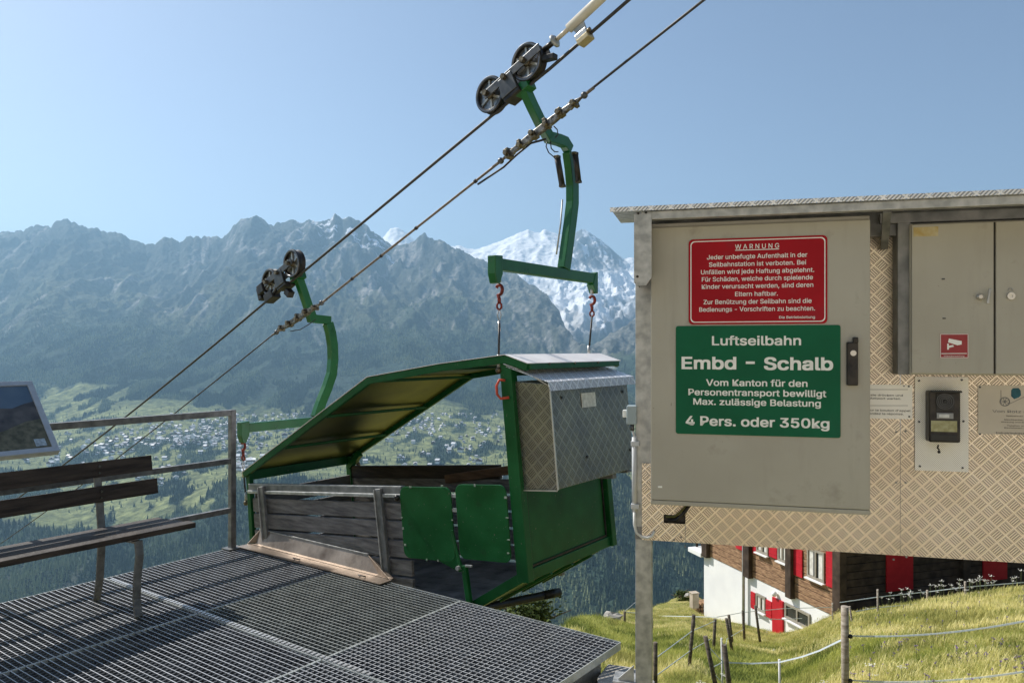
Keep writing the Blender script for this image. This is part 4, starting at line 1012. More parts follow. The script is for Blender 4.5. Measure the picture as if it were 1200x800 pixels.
# the narrow left panel carries a slot for the cables
slz0, slz1 = sp(790, 613)[1], sp(790, 603)[1]; sl0, sl1 = spt(778), spt(803)
plate(ts[0], ts[2], zb_l, slz0); plate(ts[0], sl0, slz0, slz1); plate(ts[0], ts[2], slz1, 1.0)
zr = sp(715, 244.5, .30)[1]; plate(ts[2], ts[3], zb_l, zr - .012); plate(ts[3], ts[4], zb_l, zr - .012)
MB().obox(SW((sl0 + sl1) / 2, (slz0 + slz1) / 2, -.03), W * .06, Z * .03, NN * .004).build('slot_backing', m_black, ped)
MB().tube([SW(sl0 + .02, slz0 + .012, .0), SW(sl0 + .06, slz0 + .02, .015), SW(sl1 - .01, slz0 + .05, .02), SW(sl1 + .03, slz0 + .11, .02)], .009, 8).build('cable', m_black, ped)
MB().tube([SW(sl0 + .01, slz0 + .03, .0), SW(sl0 + .05, slz0 + .035, .012), SW(sl1 - .02, slz0 + .06, .018), SW(sl1 + .02, slz0 + .11, .02)], .005, 8).build('cable', mat('olive_cable', (.10, .10, .03), scale=20), ped)
rv = MB()
for (x_, y_) in ((790, 632), (803, 640), (1050, 506), (1061, 505), (1050, 565), (1061, 565), (1047, 655), (1062, 652), (798, 629), (911, 634), (1059, 452)):
    t_, z_ = sp(x_, y_); rv.lathe(SW(t_, z_, .003), NN, [(0, -.002), (.005, -.002), (.004, .003), (0, .003)], 8)
rv.build('rivet', m_galvd, ped)
# frame rails behind the cladding
MB().obox(SW(1.1, zb_l + .03, -.025), W * 1.14, Z * .03, NN * .02).build('frame_rail', m_galvd, ped)
MB().obox(SW(1.13, zr - .075, .04), W * 1.15, Z * .055, NN * .03).build('frame_rail', m_galvd, ped, bevel=.003)
MB().beam(SW(2.18, float(ground_h(2.7, 3.1)) - .2, -.045), SW(2.18, 2.1, -.045), .078, .078, side=W).build('post', m_galv, ped, bevel=.004)
# roof with tread plate fascia
of = .30
rt0 = spt(715, of); rt1 = ts[4] + .1; zr = sp(715, 244.5, of)[1]
rf = MB(); rf.prism([SW(rt0, zr, of), SW(rt1, zr, of), SW(rt1, zr + .01, -.16), SW(rt0, zr + .01, -.16)], Z * .004)
rf.prism([SW(rt0, zr - .016, of + .002), SW(rt1, zr - .016, of + .002), SW(rt1, zr + .004, of + .002), SW(rt0, zr + .004, of + .002)], NN * .003)
rf.build('roof_sheet', m_treads, ped, uv=True)
MB().obox(SW((spt(762, .27) + rt1) / 2 - .02, zr - .036, .272), W * ((rt1 - spt(752, .27)) / 2 + .0), Z * .018, NN * .02).build('roof_rail', m_galv, ped, bevel=.003)
lb0, lb1 = spt(743.5, .27), spt(752, .27)
MB().prism([SW(lb0 - .0, zr - .027, .292), SW(lb1 + .045, zr - .027, .292), SW(lb1 + .045, zr - .31, .292), SW(lb1 + .02, zr - .345, .292), SW(lb0 + .01, zr - .345, .292), SW(lb0, zr - .31, .292)], NN * .004).build('roof_bracket', m_galv, ped, bevel=.001)
MB().prism([SW(lb0, zr - .027, .29), SW(lb0, zr - .33, .29), SW(lb0, zr - .33, .0), SW(lb0, zr - .027, .0)], W * .004).build('roof_bracket', m_galv, ped)
for px_, py_ in ((747, 324), (748, 250), (757, 249)):
    t_, z_ = sp(px_, py_, .297); MB().lathe(SW(t_, z_, .297), NN, [(0, -.001), (.006, -.001), (.006, .0012), (0, .0012)], 10).build('bolt_hole', m_black, ped)
MB().beam(SW(spt(1035, .2), zr - .05, .27), SW(spt(1035, .0), zr - .17, .02), .03, .03).build('roof_strut', m_galvd, ped)

# left cabinet
def cabinet(name, label, x0, x1, y0, y1, depth, pxm, o0=.003):
    f = depth; t0, t1 = spt(x0, f), spt(x1, f); z1 = sp(x0, y0, f)[1]; z0 = sp(x0, y1, f)[1]
    r = thing(name, label, 'cabinet', SW((t0 + t1) / 2, z0, f / 2))
    MB().obox(SW((t0 + t1) / 2, (z0 + z1) / 2, (f + o0) / 2 - .006), W * (t1 - t0) / 2, Z * (z1 - z0) / 2, NN * ((f - o0) / 2 - .006)).build('housing', m_cab, r, bevel=.004)
    return r, t0, t1, z0, z1, f
cb1, t0, t1, z0, z1, f1 = cabinet('electrical_cabinet', 'large stone grey single door cabinet carrying the red and green signs', 762.5, 1020, 262, 591, .20, 0)
MB().obox(SW((t0 + t1) / 2, (z0 + z1) / 2 + .002, f1 - .003), W * ((t1 - t0) / 2 - .001), Z * ((z1 - z0) / 2 - .022), NN * .006).build('door', m_cab, cb1, bevel=.003)
MB().obox(SW((t0 + t1) / 2, z0 + .012, f1 - .004), W * ((t1 - t0) / 2), Z * .010, NN * .006).build('lower_lip', m_cab, cb1, bevel=.003)
t_, z_ = sp(998, 426, f1); hd = MB(); hd.obox(SW(t_, z_, f1 + .012), W * .022, Z * .092, NN * .012); hdl = hd.build('handle', m_black, cb1, bevel=.005)
MB().lathe(SW(t_ + .002, z_ + .045, f1 + .026), NN, [(0, -.003), (.012, -.003), (.012, .003), (0, .003)], 14).build('lock', m_alu, hdl)
MB().obox(SW(t_ + .012, z_ + .10, f1 + .016), W * .010, Z * .012, NN * .012).build('handle_tip', m_black, hdl, bevel=.004)
MB().beam(SW(spt(771, f1), sp(771, 570, f1)[1], f1 + .004), SW(spt(776, f1), sp(776, 570, f1)[1], f1 + .004), .002, .008).build('small_label', m_white, cb1)

# right cabinet with two doors
cb2, t0, t1, z0, z1, f2 = cabinet('switch_cabinet', 'grey cabinet with two doors under the roof at the right edge', 1067, 1330, 262, 439, .12, 0)
td = spt(1165.5, f2)
for (a_, b_) in ((t0 + .004, td - .004), (td + .004, t1 - .004)):
    MB().obox(SW((a_ + b_) / 2, (z0 + z1) / 2, f2 - .003), W * (b_ - a_) / 2, Z * ((z1 - z0) / 2 - .006), NN * .007).build('door', m_cab, cb2, bevel=.003)
MB().obox(SW(td, (z0 + z1) / 2, f2 - .009), W * .004, Z * ((z1 - z0) / 2 - .006), NN * .002).build('door_gap', m_black, cb2)
MB().obox(SW(spt(1060, .1), (z0 + z1) / 2 + .01, .05), W * .026, Z * ((z1 - z0) / 2 + .01), NN * .045).build('side_rail', m_galvd, cb2, bevel=.003)
t_, z_ = sp(1151, 348, f2)
MB().lathe(SW(t_ - .012, z_, f2 + .010), NN, [(0, -.012), (.013, -.012), (.013, .008), (.008, .014), (0, .014)], 14).build('lock', m_alu, cb2)
MB().beam(SW(t_ + .014, z_ - .028, f2 + .022), SW(t_ + .022, z_ + .032, f2 + .022), .006, .010).build('key_lever', m_galv, cb2, bevel=.002)
t_, z_ = sp(1183.5, 347, f2)
MB().lathe(SW(t_, z_, f2 + .010), NN, [(0, -.012), (.015, -.012), (.015, .006), (.006, .006), (.006, .002), (0, .002)], 16).build('lock', m_alu, cb2)
MB().tube([SW(t_ - .008, z_ + .022, f2 + .006), SW(t_ - .006, z_ + .032, f2 + .006), SW(t_ + .006, z_ + .032, f2 + .006), SW(t_ + .008, z_ + .022, f2 + .006)], .0015, 6).build('key_ring', m_galv, cb2)
for (x_, y_) in ((1105, 327), (1106, 373)):
    t_, z_ = sp(x_, y_, f2); MB().obox(SW(t_, z_, f2 + .005), W * .006, Z * .003, NN * .001).build('chip', m_dark, cb2)
# top filler rail above the right cabinet
t_, z_ = sp(1070, 258, .10)
MB().obox(SW(1.62, z1 + .03, .05), W * .6, Z * .022, NN * .05).build('top_rail', m_galvd, cb2, bevel=.003)

# ------------------------------------------------------------------ signs
def sign_plate(name, label, cat, quad, o, m, thick=.002, border=None, r=.008):
    (x0, y0), (x1, y1) = quad; t0, z1 = sp(x0, y0, o); t1, z0 = sp(x1, y1, o)
    root = thing(name, label, cat, SW((t0 + t1) / 2, z0, o))
    def rr(inset, rad, oo):
        P = []
        for (ct, cz, a0) in ((t1 - inset - rad, z1 - inset - rad, 0), (t0 + inset + rad, z1 - inset - rad, 90), (t0 + inset + rad, z0 + inset + rad, 180), (t1 - inset - rad, z0 + inset + rad, 270)):
            for k in range(5):
                a = math.radians(a0 + 22.5 * k); P.append(SW(ct + rad * math.cos(a), cz + rad * math.sin(a), oo))
        return P
    MB().prism(rr(0, r, o), NN * thick).build('plate', m, root)
    if border:
        ins, wd, bm = border; a_, b_ = rr(ins, r, o + thick + .0004), rr(ins + wd, r - wd * .3, o + thick + .0004); n = len(a_)
        b = MB(); b.add(a_ + b_, [(i, (i + 1) % n, n + (i + 1) % n, n + i) for i in range(n)]); b.build('border', bm, root)
    return root, t0, t1, z0, z1, o + thick + .0006
def line(root, o, body, xl, xr, ybase, cap_px, off=.012, m=None):
    """one line of print between two picture columns with its baseline at ybase"""
    tl, zz = sp(xl, ybase, o); tr, zr_ = sp(xr, ybase, o); Yd = (SW((tl + tr) / 2, 1, o))[1]
    zm = sp((xl + xr) / 2, ybase, o)[1]
    letters(root, body, SW(tl, zm, o), W, Z, tr - tl, cap_px / FPX * Yd, m or m_white, off)
m_signr = mat('red_sign_enamel', (.34, .006, .014), rough=.5, scale=5, var=.10, spec=.15, chips=((6, .55, .8, (.25, .02, .03)),))
m_signg = mat('green_sign_enamel', (.004, .105, .048), rough=.5, scale=5, var=.10, spec=.15, chips=((4, .55, .8, (.012, .09, .05)),))
of1 = f1 + .005
sr, a_, b_, c_, d_, oo = sign_plate('warning_sign', 'red warning notice with white German text above the green sign', 'sign', ((807, 281), (969.5, 379)), of1, m_signr, border=(.008, .004, m_white), r=.018)
line(sr, oo, 'W A R N U N G', 861.5, 913, 291.2, 6.4, .006)
t_l, z_l = sp(861.5, 293.3, oo); t_r, _ = sp(913, 293.3, oo)
MB().obox(SW((t_l + t_r) / 2, z_l, oo), W * (t_r - t_l) / 2, Z * .0016, NN * .0003).build('underline', m_white, sr)
for body, xl, xr, yc in (('Jeder unbefugte Aufenthalt in der', 828.5, 946, 299.7), ('Seilbahnstation ist verboten. Bei', 831, 944.5, 308.4), ('Unfällen wird jede Haftung abgelehnt.', 821.5, 954, 317.2), ('Für Schäden, welche durch spielende', 822.5, 952.5, 325.8), ('Kinder verursacht werden, sind deren', 822.5, 953, 334.5), ('Eltern haftbar.', 861.5, 911.5, 343.8), ('Zur Benützung der Seilbahn sind die', 824.5, 951, 352.8), ('Bedienungs - Vorschriften zu beachten.', 819.5, 955, 361.6)):
    line(sr, oo, body, xl, xr, yc + 2.8, 6.0, .010)
line(sr, oo, 'Die Betriebsleitung', 913, 955, 373.0, 3.6, .008)
sg_, a_, b_, c_, d_, oo = sign_plate('route_sign', 'green cable car sign with large white Embd - Schalb lettering', 'sign', ((792, 382), (985, 513)), of1, m_signg, r=.010)
for body, xl, xr, yb, cp, off in (('Luftseilbahn', 834.7, 938.3, 404.2, 12.3, .022), ('Embd', 799.5, 862, 432.0, 16.0, .032), ('Schalb', 896, 975.5, 433.0, 16.5, .032), ('Vom Kanton für den', 827.7, 946, 452.3, 8.8, .022), ('Personentransport bewilligt', 807, 968, 463.8, 8.6, .022), ('Max. zulässige Belastung', 812.7, 961.6, 475.0, 8.6, .022), ('4 Pers. oder 350kg', 804, 971.5, 499.6, 12.4, .026)):
    line(sg_, oo, body, xl, xr, yb, cp, off)
td0, zd = sp(874, 424.8, oo); td1, _ = sp(884.5, 424.8, oo)
MB().obox(SW((td0 + td1) / 2, zd, oo), W * (td1 - td0) / 2, Z * .0055, NN * .0003).build('dash', m_white, sg_)
# little stickers
sk, *_r = sign_plate('camera_sticker', 'small red video surveillance sticker on the left door of the switch cabinet', 'sticker', ((1101.5, 391), (1135, 419.5)), f2 + .0045, mat('red_sticker', (.30, .035, .04), rough=.4, scale=20, var=.08), thick=.0006, border=(.001, .002, m_white), r=.001)
oo = _r[-1]
def spoly(root, pts, m, o, name): MB().add([SW(*sp(x_, y_, o), o) for x_, y_ in pts], [tuple(range(len(pts)))]).build(name, m, root)
spoly(sk, [(1112, 396.5), (1127, 399.5), (1127, 403.5), (1122, 404.5), (1111, 401)][::-1], m_white, oo, 'camera_symbol')
spoly(sk, [(1110, 402.5), (1112, 402.5), (1112, 405), (1117, 404), (1118, 406), (1112, 407.5), (1112, 409.5), (1110, 409.5)][::-1], m_white, oo, 'camera_symbol')
spoly(sk, [(1103, 413.8), (1133, 413.6), (1133, 414.4), (1103, 414.6)][::-1], m_white, oo, 'sticker_line')
line(sk, oo, 'Videoüberwachung', 1106, 1130, 417.8, 2.0, .0)
ys, *_r = sign_plate('yellowed_label', 'yellowed paper label in the top left corner of the switch cabinet', 'label', ((1070.5, 266.5), (1099.5, 276.5)), f2 + .0045, mat('yellowed_paper', (.42, .31, .11), rough=.6, scale=30, base2=(.50, .44, .28)), thick=.0006, r=.001)
m_ink = mat('dark_print', (.05, .05, .05), rough=.6, scale=30)
m_inkg = mat('grey_print', (.16, .16, .16), rough=.6, scale=30)
insr, *_r = sign_plate('instruction_sign', 'white bilingual instruction notice left of the intercom, half behind the grey cabinet', 'sign', ((985, 450), (1069, 491)), .004, mat('white_enamel', (.90, .88, .84), rough=.4, scale=6, var=.05), r=.002)
oo = _r[-1]
for body, xl, xr, yb in (('Bitte Ruftaste drücken und', 996, 1058, 463.8), ('auf Antwort warten.', 1011, 1056, 467.8), ("Appuyer sur le bouton d'appel", 996, 1067, 481.6), ('et attendez la réponse.', 1007, 1059, 485.6)):
    line(insr, oo, body, xl, xr, yb, 2.7, .006, m_ink)
for y_ in (456, 474.8):
    spoly(insr, [(996, y_), (1064, y_), (1064, y_ + .5), (996, y_ + .5)][::-1], m_inkg, oo, 'print_rule')
sc = MB()
for x_, y_ in ((1065, 452.5), (1065.5, 488)): t_, z_ = sp(x_, y_, oo); sc.lathe(SW(t_, z_, oo), NN, [(0, -.001), (.0045, -.001), (.004, .002), (0, .002)], 8)
sc.build('screw', m_dark, insr)
mk, *_r = sign_plate('maker_plate', 'grey maker plate with pulley emblem and teal cabin at the right edge', 'sign', ((1146, 451), (1262, 511)), .004, mat('satin_plate', (.42, .39, .33), rough=.35, metal=.4, scale=5, var=.06), r=.001)
oo = _r[-1]
m_teal = mat('teal_print', (.01, .09, .13), rough=.4, scale=30)
spoly(mk, [(1185, 457), (1187, 454.6), (1193.5, 454.4), (1196, 457), (1196.5, 463), (1194, 465.5), (1188.5, 467.5), (1184.8, 464)][::-1], m_teal, oo, 'cabin_emblem')
tw, zw = sp(1177.5, 470.5, oo)
MB().lathe(SW(tw, zw, oo), NN, [(.016, 0), (.020, 0), (.020, .0006), (.016, .0006)], 24).build('pulley_emblem', m_inkg, mk)
e_ = MB()
for a in (.4, .4 + 1.571, .4 + .785, .4 + 2.356): e_.beam(SW(tw + .017 * math.cos(a), zw + .017 * math.sin(a), oo), SW(tw - .017 * math.cos(a), zw - .017 * math.sin(a), oo), .0022, .0006, up=NN)
e_.build('pulley_spokes', m_inkg, mk)
MB().beam(SW(*sp(1173, 457, oo), oo), SW(*sp(1173, 471, oo), oo), .001, .002).build('emblem_line', m_inkg, mk)
MB().beam(SW(*sp(1183, 473, oo), oo), SW(*sp(1225, 453, oo), oo), .002, .0006, up=NN).build('emblem_line', m_inkg, mk)
line(mk, oo, 'Von Rotz & Wiedemar', 1163, 1246, 483.8, 3.6, .004, m_inkg)
for body, xl, xr, yb in (('Seilbahnen und Bergbahnen', 1179, 1230, 488.2), ('Maschinenbau und Seilbahntechnik', 1177, 1232, 492.6), ('Wartung und Revision von Anlagen', 1173, 1236, 495.4), ('Telefon und Pikettdienst', 1180, 1229, 499.6), ('Revisionen und Seilarbeiten', 1177, 1232, 502.2)):
    line(mk, oo, body, xl, xr, yb, 1.5, .006, m_ink)
line(mk, oo, 'Industriestrasse 12 . 6064 Kerns', 1167, 1242, 508.6, 2.2, .010, m_ink)
sc = MB()
for x_, y_ in ((1148.5, 453.5), (1148.5, 508.5)): t_, z_ = sp(x_, y_, oo); sc.lathe(SW(t_, z_, oo), NN, [(0, -.001), (.0045, -.001), (.004, .002), (0, .002)], 8)
sc.build('screw', m_dark, mk)

# perforated backing plate and intercom
def perf_mat():
    m = mat('perforated_plate', (.93, .91, .87), rough=.5, metal=.0, scale=6, var=.05); nt = m.node_tree; b = nt.nodes['Principled BSDF']
    uv = nt.nodes.new('ShaderNodeUVMap'); vo = nt.nodes.new('ShaderNodeTexVoronoi'); vo.inputs['Scale'].default_value = 170; vo.inputs['Randomness'].default_value = 0.0
    mp = nt.nodes.new('ShaderNodeMapping'); mp.inputs['Rotation'].default_value = (0, 0, .785); nt.links.new(uv.outputs[0], mp.inputs[0]); nt.links.new(mp.outputs[0], vo.inputs['Vector'])
    mr = nt.nodes.new('ShaderNodeMapRange'); mr.inputs[1].default_value = .24; mr.inputs[2].default_value = .34; nt.links.new(vo.outputs['Distance'], mr.inputs[0])
    old = b.inputs['Base Color'].links[0].from_socket; mx = nt.nodes.new('ShaderNodeMix'); mx.data_type = 'RGBA'
    nt.links.new(mr.outputs[0], mx.inputs[0]); mx.inputs[6].default_value = (.36, .32, .27, 1); nt.links.new(old, mx.inputs[7]); nt.links.new(mx.outputs[2], b.inputs['Base Color'])
    return m
t0, z1 = sp(1072, 441, .008); t1, z0 = sp(1135, 553, .008)
pf = thing('backing_plate', 'pale perforated metal plate behind the black intercom', 'plate', SW((t0 + t1) / 2, z0, .008))
MB().obox(SW((t0 + t1) / 2, (z0 + z1) / 2, .007), W * (t1 - t0) / 2, Z * (z1 - z0) / 2, NN * .003).build('plate', perf_mat(), pf, uv=True, bevel=.001)
sc = MB()
for x_, y_ in ((1077, 446), (1127, 445), (1077, 494), (1129, 493.5), (1078, 546), (1128, 548)): t_, z_ = sp(x_, y_, .01); sc.lathe(SW(t_, z_, .011), NN, [(0, -.001), (.005, -.001), (.004, .003), (0, .003)], 8)
sc.build('screw', m_dark, pf)
oi_ = .075
t0, z1 = sp(1089, 458, oi_); t1, z0 = sp(1126, 519, oi_)
ic = thing('intercom', 'black door intercom with round speaker and yellowed paper slip', 'intercom', SW((t0 + t1) / 2, z0, .03))
MB().obox(SW((t0 + t1) / 2, (z0 + z1) / 2, (.0105 + oi_) / 2), W * ((t1 - t0) / 2), Z * ((z1 - z0) / 2), NN * (oi_ - .0105) / 2).build('housing', m_black, ic, bevel=.008)
m_ic = mat('black_plastic', (.022, .023, .023), rough=.35, scale=30, var=.15)
def ibx(name, x0_, y0_, x1_, y1_, th, m, bev=.001):
    a0, b1 = sp(x0_, y0_, oi_); a1, b0 = sp(x1_, y1_, oi_); return MB().obox(SW((a0 + a1) / 2, (b0 + b1) / 2, oi_ + th / 2), W * (a1 - a0) / 2, Z * (b1 - b0) / 2, NN * th / 2).build(name, m, ic, bevel=bev)
ibx('visor', 1089, 457, 1126, 460, .02, m_ic, .003)
ibx('front_frame', 1097, 461, 1118, 481, .004, m_ic)
tc_, zc_ = sp(1107, 470, oi_)
g = MB()
for r0 in (.010, .017, .024, .031): g.lathe(SW(tc_, zc_, oi_ + .0045), NN, [(r0, 0), (r0 + .003, 0), (r0 + .003, .003), (r0, .003)], 28)
g.build('speaker_grille', m_dark, ic)
MB().lathe(SW(tc_, zc_, oi_ + .004), NN, [(0, 0), (.007, 0), (.006, .005), (0, .006)], 16).build('speaker_cap', m_ic, ic)
ibx('name_slot', 1097.5, 483.5, 1117, 490.5, .005, mat('grey_plastic', (.30, .30, .30), scale=30))
ibx('bell_button', 1100, 485, 1112, 489, .007, mat('white_plastic', (.62, .62, .60), scale=30))
ibx('paper_slip', 1091, 492.5, 1121.5, 506, .002, mat('yellow_slip', (.30, .28, .14), scale=60, base2=(.42, .40, .24)), 0)
ibx('lower_strip', 1091, 508.5, 1121.5, 517, .003, m_ic)
ibx('small_print', 1094, 497, 1118, 497.5, .003, m_ink, 0); ibx('small_print', 1094, 501, 1118, 501.5, .003, m_ink, 0)
tk, zk = sp(1099, 524, .04)
MB().tube([SW(tk, zk + .012, .05), SW(tk - .004, zk, .05), SW(tk + .003, zk - .01, .05)], .004, 6).build('hanging_key', m_black, ic)
MB().ball(SW(tk + .002, zk - .018, .05), .007, 8).build('key_fob', m_black, ic)

# junction box with conduit on the post
jt, jz = sp(741, 486, .0)
jb = thing('junction_box', 'small blue grey junction box with white conduit on the steel post', 'junction box', SW(jt, jz - .06, 0))
MB().obox(SW(jt - .002, jz, -.01), W * .024, Z * .045, NN * .03).build('box', mat('blue_grey_plastic', (.30, .36, .38), rough=.5, scale=10, var=.05), jb, bevel=.005)
MB().obox(SW(jt - .036, jz + .005, -.01), W * .010, Z * .018, NN * .015).build('gland', m_white, jb, bevel=.003)
MB().tube([SW(jt, jz - .045, 0), SW(jt, jz - .075, 0)], .010, 10).build('gland', m_dark, jb)
m_cond = mat('white_conduit', (.50, .51, .52), rough=.45, scale=10, var=.06)
xx, zz1 = sp(743.5, 512, 0); xx2, zz2 = sp(743.5, 600, 0)
MB().tube([SW(jt, jz - .07, 0), SW(xx, zz1, 0)], .006, 8).build('cable', m_cond, jb)
MB().tube([SW(xx, zz1, 0), SW(xx2, zz2, 0)], .0125, 12).build('conduit', m_cond, jb)
for zz_ in (zz1 - .03, zz2 + .03): MB().obox(SW(xx + .004, zz_, 0), W * .02, Z * .012, NN * .016).build('clip', m_cond, jb, bevel=.003)
MB().tube([SW(*sp(x_, y_, .012), .012) for x_, y_ in ((743.5, 600), (743.5, 614), (746, 624), (752, 629), (759, 630), (764, 628), (767, 622))], .007, 8).build('cable', mat('white_cable', (.62, .62, .60), scale=20), jb)

# foundation and foot bracket
cf = at(720, 786, 3.82)
fb = MB(); fb.prism([at(700, 792, 3.75), at(712, 777, 4.02), at(742, 781, 3.98), at(768, 797, 3.75), at(745, 830, 3.45), at(700, 815, 3.5)], V3(0, 0, -.9)); tag(fb.build('foundation_block', m_concrete, None, bevel=.01), 'rough concrete footing at the base of the steel post', 'footing')
bk = MB(); bk.prism([SW(-.045, .03, .0), SW(-.12, -.04, .0), SW(-.12, -.06, .0), SW(-.045, -.06, .0)], NN * .006); bk.obox(SW(-.09, -.055, -.04), W * .055, Z * .005, NN * .06)
bk.build('foot_bracket', m_galv, ped, bevel=.002)

# ------------------------------------------------------------------ farm house below
HC = at(985, 728, 21.0); HL = unit((-.298, .954, 0)); HR = unit((.954, .298, 0)); HN = -HR; HF = -HL    # outward normals of left and front faces
def hl(px_, py_): return solve(px_, py_, HC, HL, Z)          # (distance from the corner, height) on the left face
def hr(px_, py_): return solve(px_, py_, HC, HR, Z)
def LP(l, z, o=0.0): return V3(HC[0], HC[1], 0) + l * HL + (HC[2] + z) * Z + o * HN
def RPp(l, z, o=0.0): return V3(HC[0], HC[1], 0) + l * HR + (HC[2] + z) * Z + o * HF
house = thing('farm_house', 'chalet with white plastered base, brown timber upper floors and red shutters', 'house', HC - Z * 2)
m_plaster = mat('white_plaster', (.72, .72, .72), rough=.9, scale=1.2, base2=(.80, .80, .79), bump=.15, bscale=20)
m_log = mat('warm_brown_timber', (.13, .07, .04), rough=.85, scale=5, base2=(.42, .26, .15), stretch=(1, 1, 5), bump=.5, bscale=18, lo=.3, hi=.7)
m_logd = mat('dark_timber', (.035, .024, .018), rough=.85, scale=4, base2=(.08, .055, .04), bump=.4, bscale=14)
m_shut = mat('red_shutter_paint', (.42, .012, .022), rough=.45, scale=5, base2=(.50, .018, .030))
m_glass = mat('window_glass', (.03, .035, .04), rough=.08, scale=2, spec=.8)
m_curt = mat('white_curtain', (.55, .53, .48), rough=.9, scale=9, base2=(.72, .70, .65))
zw_l = hl(825, 652)[1]; zw_r = hl(984, 720)[1]; zwb = (zw_l + zw_r) / 2
lL = hl(825, 700)[0]; lH = 9.5; topz = zwb + 4.6
core = MB(); b0_ = HC + HL * .0
def hbox(b, l0, l1, r0, r1, z0, z1):
    c = V3(HC[0], HC[1], HC[2]) + HL * (l0 + l1) / 2 + HR * (r0 + r1) / 2 + Z * (z0 + z1) / 2
    return b.obox(c, HL * (l1 - l0) / 2, HR * (r1 - r0) / 2, Z * (z1 - z0) / 2)
hbox(MB(), 0, lL, 0, lH, -3.5, zwb).build('plaster_base', m_plaster, house)
hbox(MB(), .06, lL - .06, .06, lH - .06, zwb, topz).build('timber_core', m_logd, house)
k = 0; z_ = zwb + .005
while z_ < topz - .05:
    h_ = .215; zc = z_ + h_ / 2
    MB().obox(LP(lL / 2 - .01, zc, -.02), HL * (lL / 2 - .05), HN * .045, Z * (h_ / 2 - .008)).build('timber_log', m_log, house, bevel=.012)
    MB().obox(RPp(lH / 2, zc, -.02), HR * (lH / 2 - .05), HF * .045, Z * (h_ / 2 - .008)).build('timber_log', m_logd, house, bevel=.012)  # front logs take the dark timber, shade of this side put into colour
    z_ += h_
for x0_, x1_ in ((826, 833.5), (874.6, 883.7), (924.5, 933)):
    l0, l1 = hl(x1_, 690)[0], hl(x0_, 690)[0]
    MB().obox(LP((l0 + l1) / 2, zwb + 2.3, .07), HL * max(.13, (l1 - l0) / 2 * .8), HN * .11, Z * 2.34).build('corner_log', m_logd, house, bevel=.02)
MB().obox(LP(.02, zwb + 2.3, .02), HL * .16, HN * .12, Z * 2.32).build('corner_log', m_logd, house, bevel=.02)
MB().obox(RPp(4.4, zwb + 2.3, .06), HR * .14, HF * .1, Z * 2.34).build('corner_log', m_logd, house, bevel=.02)
def shutter_l(x0_, y0_, x1_, y1_, o=.06):
    l1, _a = hl(x0_, y0_); l0, _b = hl(x1_, y1_); zt2 = (hl(x0_, y0_)[1]); zb2 = hl(x1_, y1_)[1]
    o_ = MB().obox(LP((l0 + l1) / 2, (zt2 + zb2) / 2, o), HL * (l1 - l0) / 2, HN * .018, Z * (zt2 - zb2) / 2).build('shutter', m_shut, house, bevel=.006)
    for zz_ in (.25, .5, .75): MB().obox(LP((l0 + l1) / 2, zb2 + (zt2 - zb2) * zz_, o + .022), HL * (l1 - l0) / 2 * .96, HN * .005, Z * .012).build('batten', m_shut, o_)
    return l0, l1, zb2, zt2
def window_l(x0_, y0_, x1_, y1_, o=.045, curtain=True):
    l1 = hl(x0_, y0_)[0]; l0 = hl(x1_, y1_)[0]; zt2 = hl(x0_, y0_)[1]; zb2 = hl(x1_, y1_)[1]
    f = MB().obox(LP((l0 + l1) / 2, (zt2 + zb2) / 2, o - .05), HL * (l1 - l0) / 2, HN * .045, Z * (zt2 - zb2) / 2).build('window', m_glass, house)
    fr = MB()
    for (a0, a1, c0, c1) in ((l0, l1, zb2, zb2 + .07), (l0, l1, zt2 - .07, zt2), (l0, l0 + .06, zb2 + .07, zt2 - .07), (l1 - .06, l1, zb2 + .07, zt2 - .07), ((l0 + l1) / 2 - .03, (l0 + l1) / 2 + .03, zb2 + .07, zt2 - .07)):
        fr.obox(LP((a0 + a1) / 2, (c0 + c1) / 2, o + .01), HL * (a1 - a0) / 2, HN * .02, Z * (c1 - c0) / 2)
    fr.build('window_frame', mat('pale_window_frame', (.30, .27, .22), scale=8), f)
    if curtain:
        for c_ in (l0 + .06 + (l1 - l0) * .14, l1 - .06 - (l1 - l0) * .14):
            MB().obox(LP(c_, (zt2 + zb2) / 2, o - .002), HL * (l1 - l0) * .12, HN * .003, Z * ((zt2 - zb2) / 2 - .08)).build('curtain', m_curt, f)
    MB().obox(LP((l0 + l1) / 2, zb2 - .03, o + .05), HL * ((l1 - l0) / 2 + .03), HN * .06, Z * .018).build('window_sill', m_plaster, f)
    return l0, l1
shutter_l(930, 640, 942, 677, .05); window_l(948, 640, 968, 683, .05); shutter_l(970, 640, 983, 691, .05)
shutter_l(903, 632, 912.5, 655, .05); window_l(888.5, 628, 902, 651, .05); window_l(913.5, 635, 924, 660, .05); shutter_l(883.8, 630, 888, 649, .05); shutter_l(864, 622, 872, 645, .05)
window_l(887, 694, 898, 719, .02); shutter_l(881, 692, 886, 714, .03); shutter_l(898.8, 701.5, 905.4, 725, .03)
dr = MB(); l1 = hl(906.5, 702)[0]; l0 = hl(919, 702)[0]; zt2 = hl(906.5, 702)[1]
dro = MB().obox(LP((l0 + l1) / 2, zt2 - .85, .03), HL * (l1 - l0) / 2, HN * .03, Z * .95).build('door', m_shut, house, bevel=.006)
MB().ball(LP(l0 + .08, zt2 - .9, .08), .03, 8).build('handle', m_dark, dro)
window_l(921, 705, 950, 738, .02, False)
dp = hl(875, 690)[0]; MB().tube([LP(dp, zwb + 4.6, .12), LP(dp, -2.5, .12)], .05, 10).build('downpipe', mat('zinc_pipe', (.45, .46, .47), rough=.5, metal=.5, scale=5), house)
lmp = hl(910.5, 695); MB().ball(LP(lmp[0], lmp[1], .1), .09, 10).build('wall_lamp', m_plaster, house)
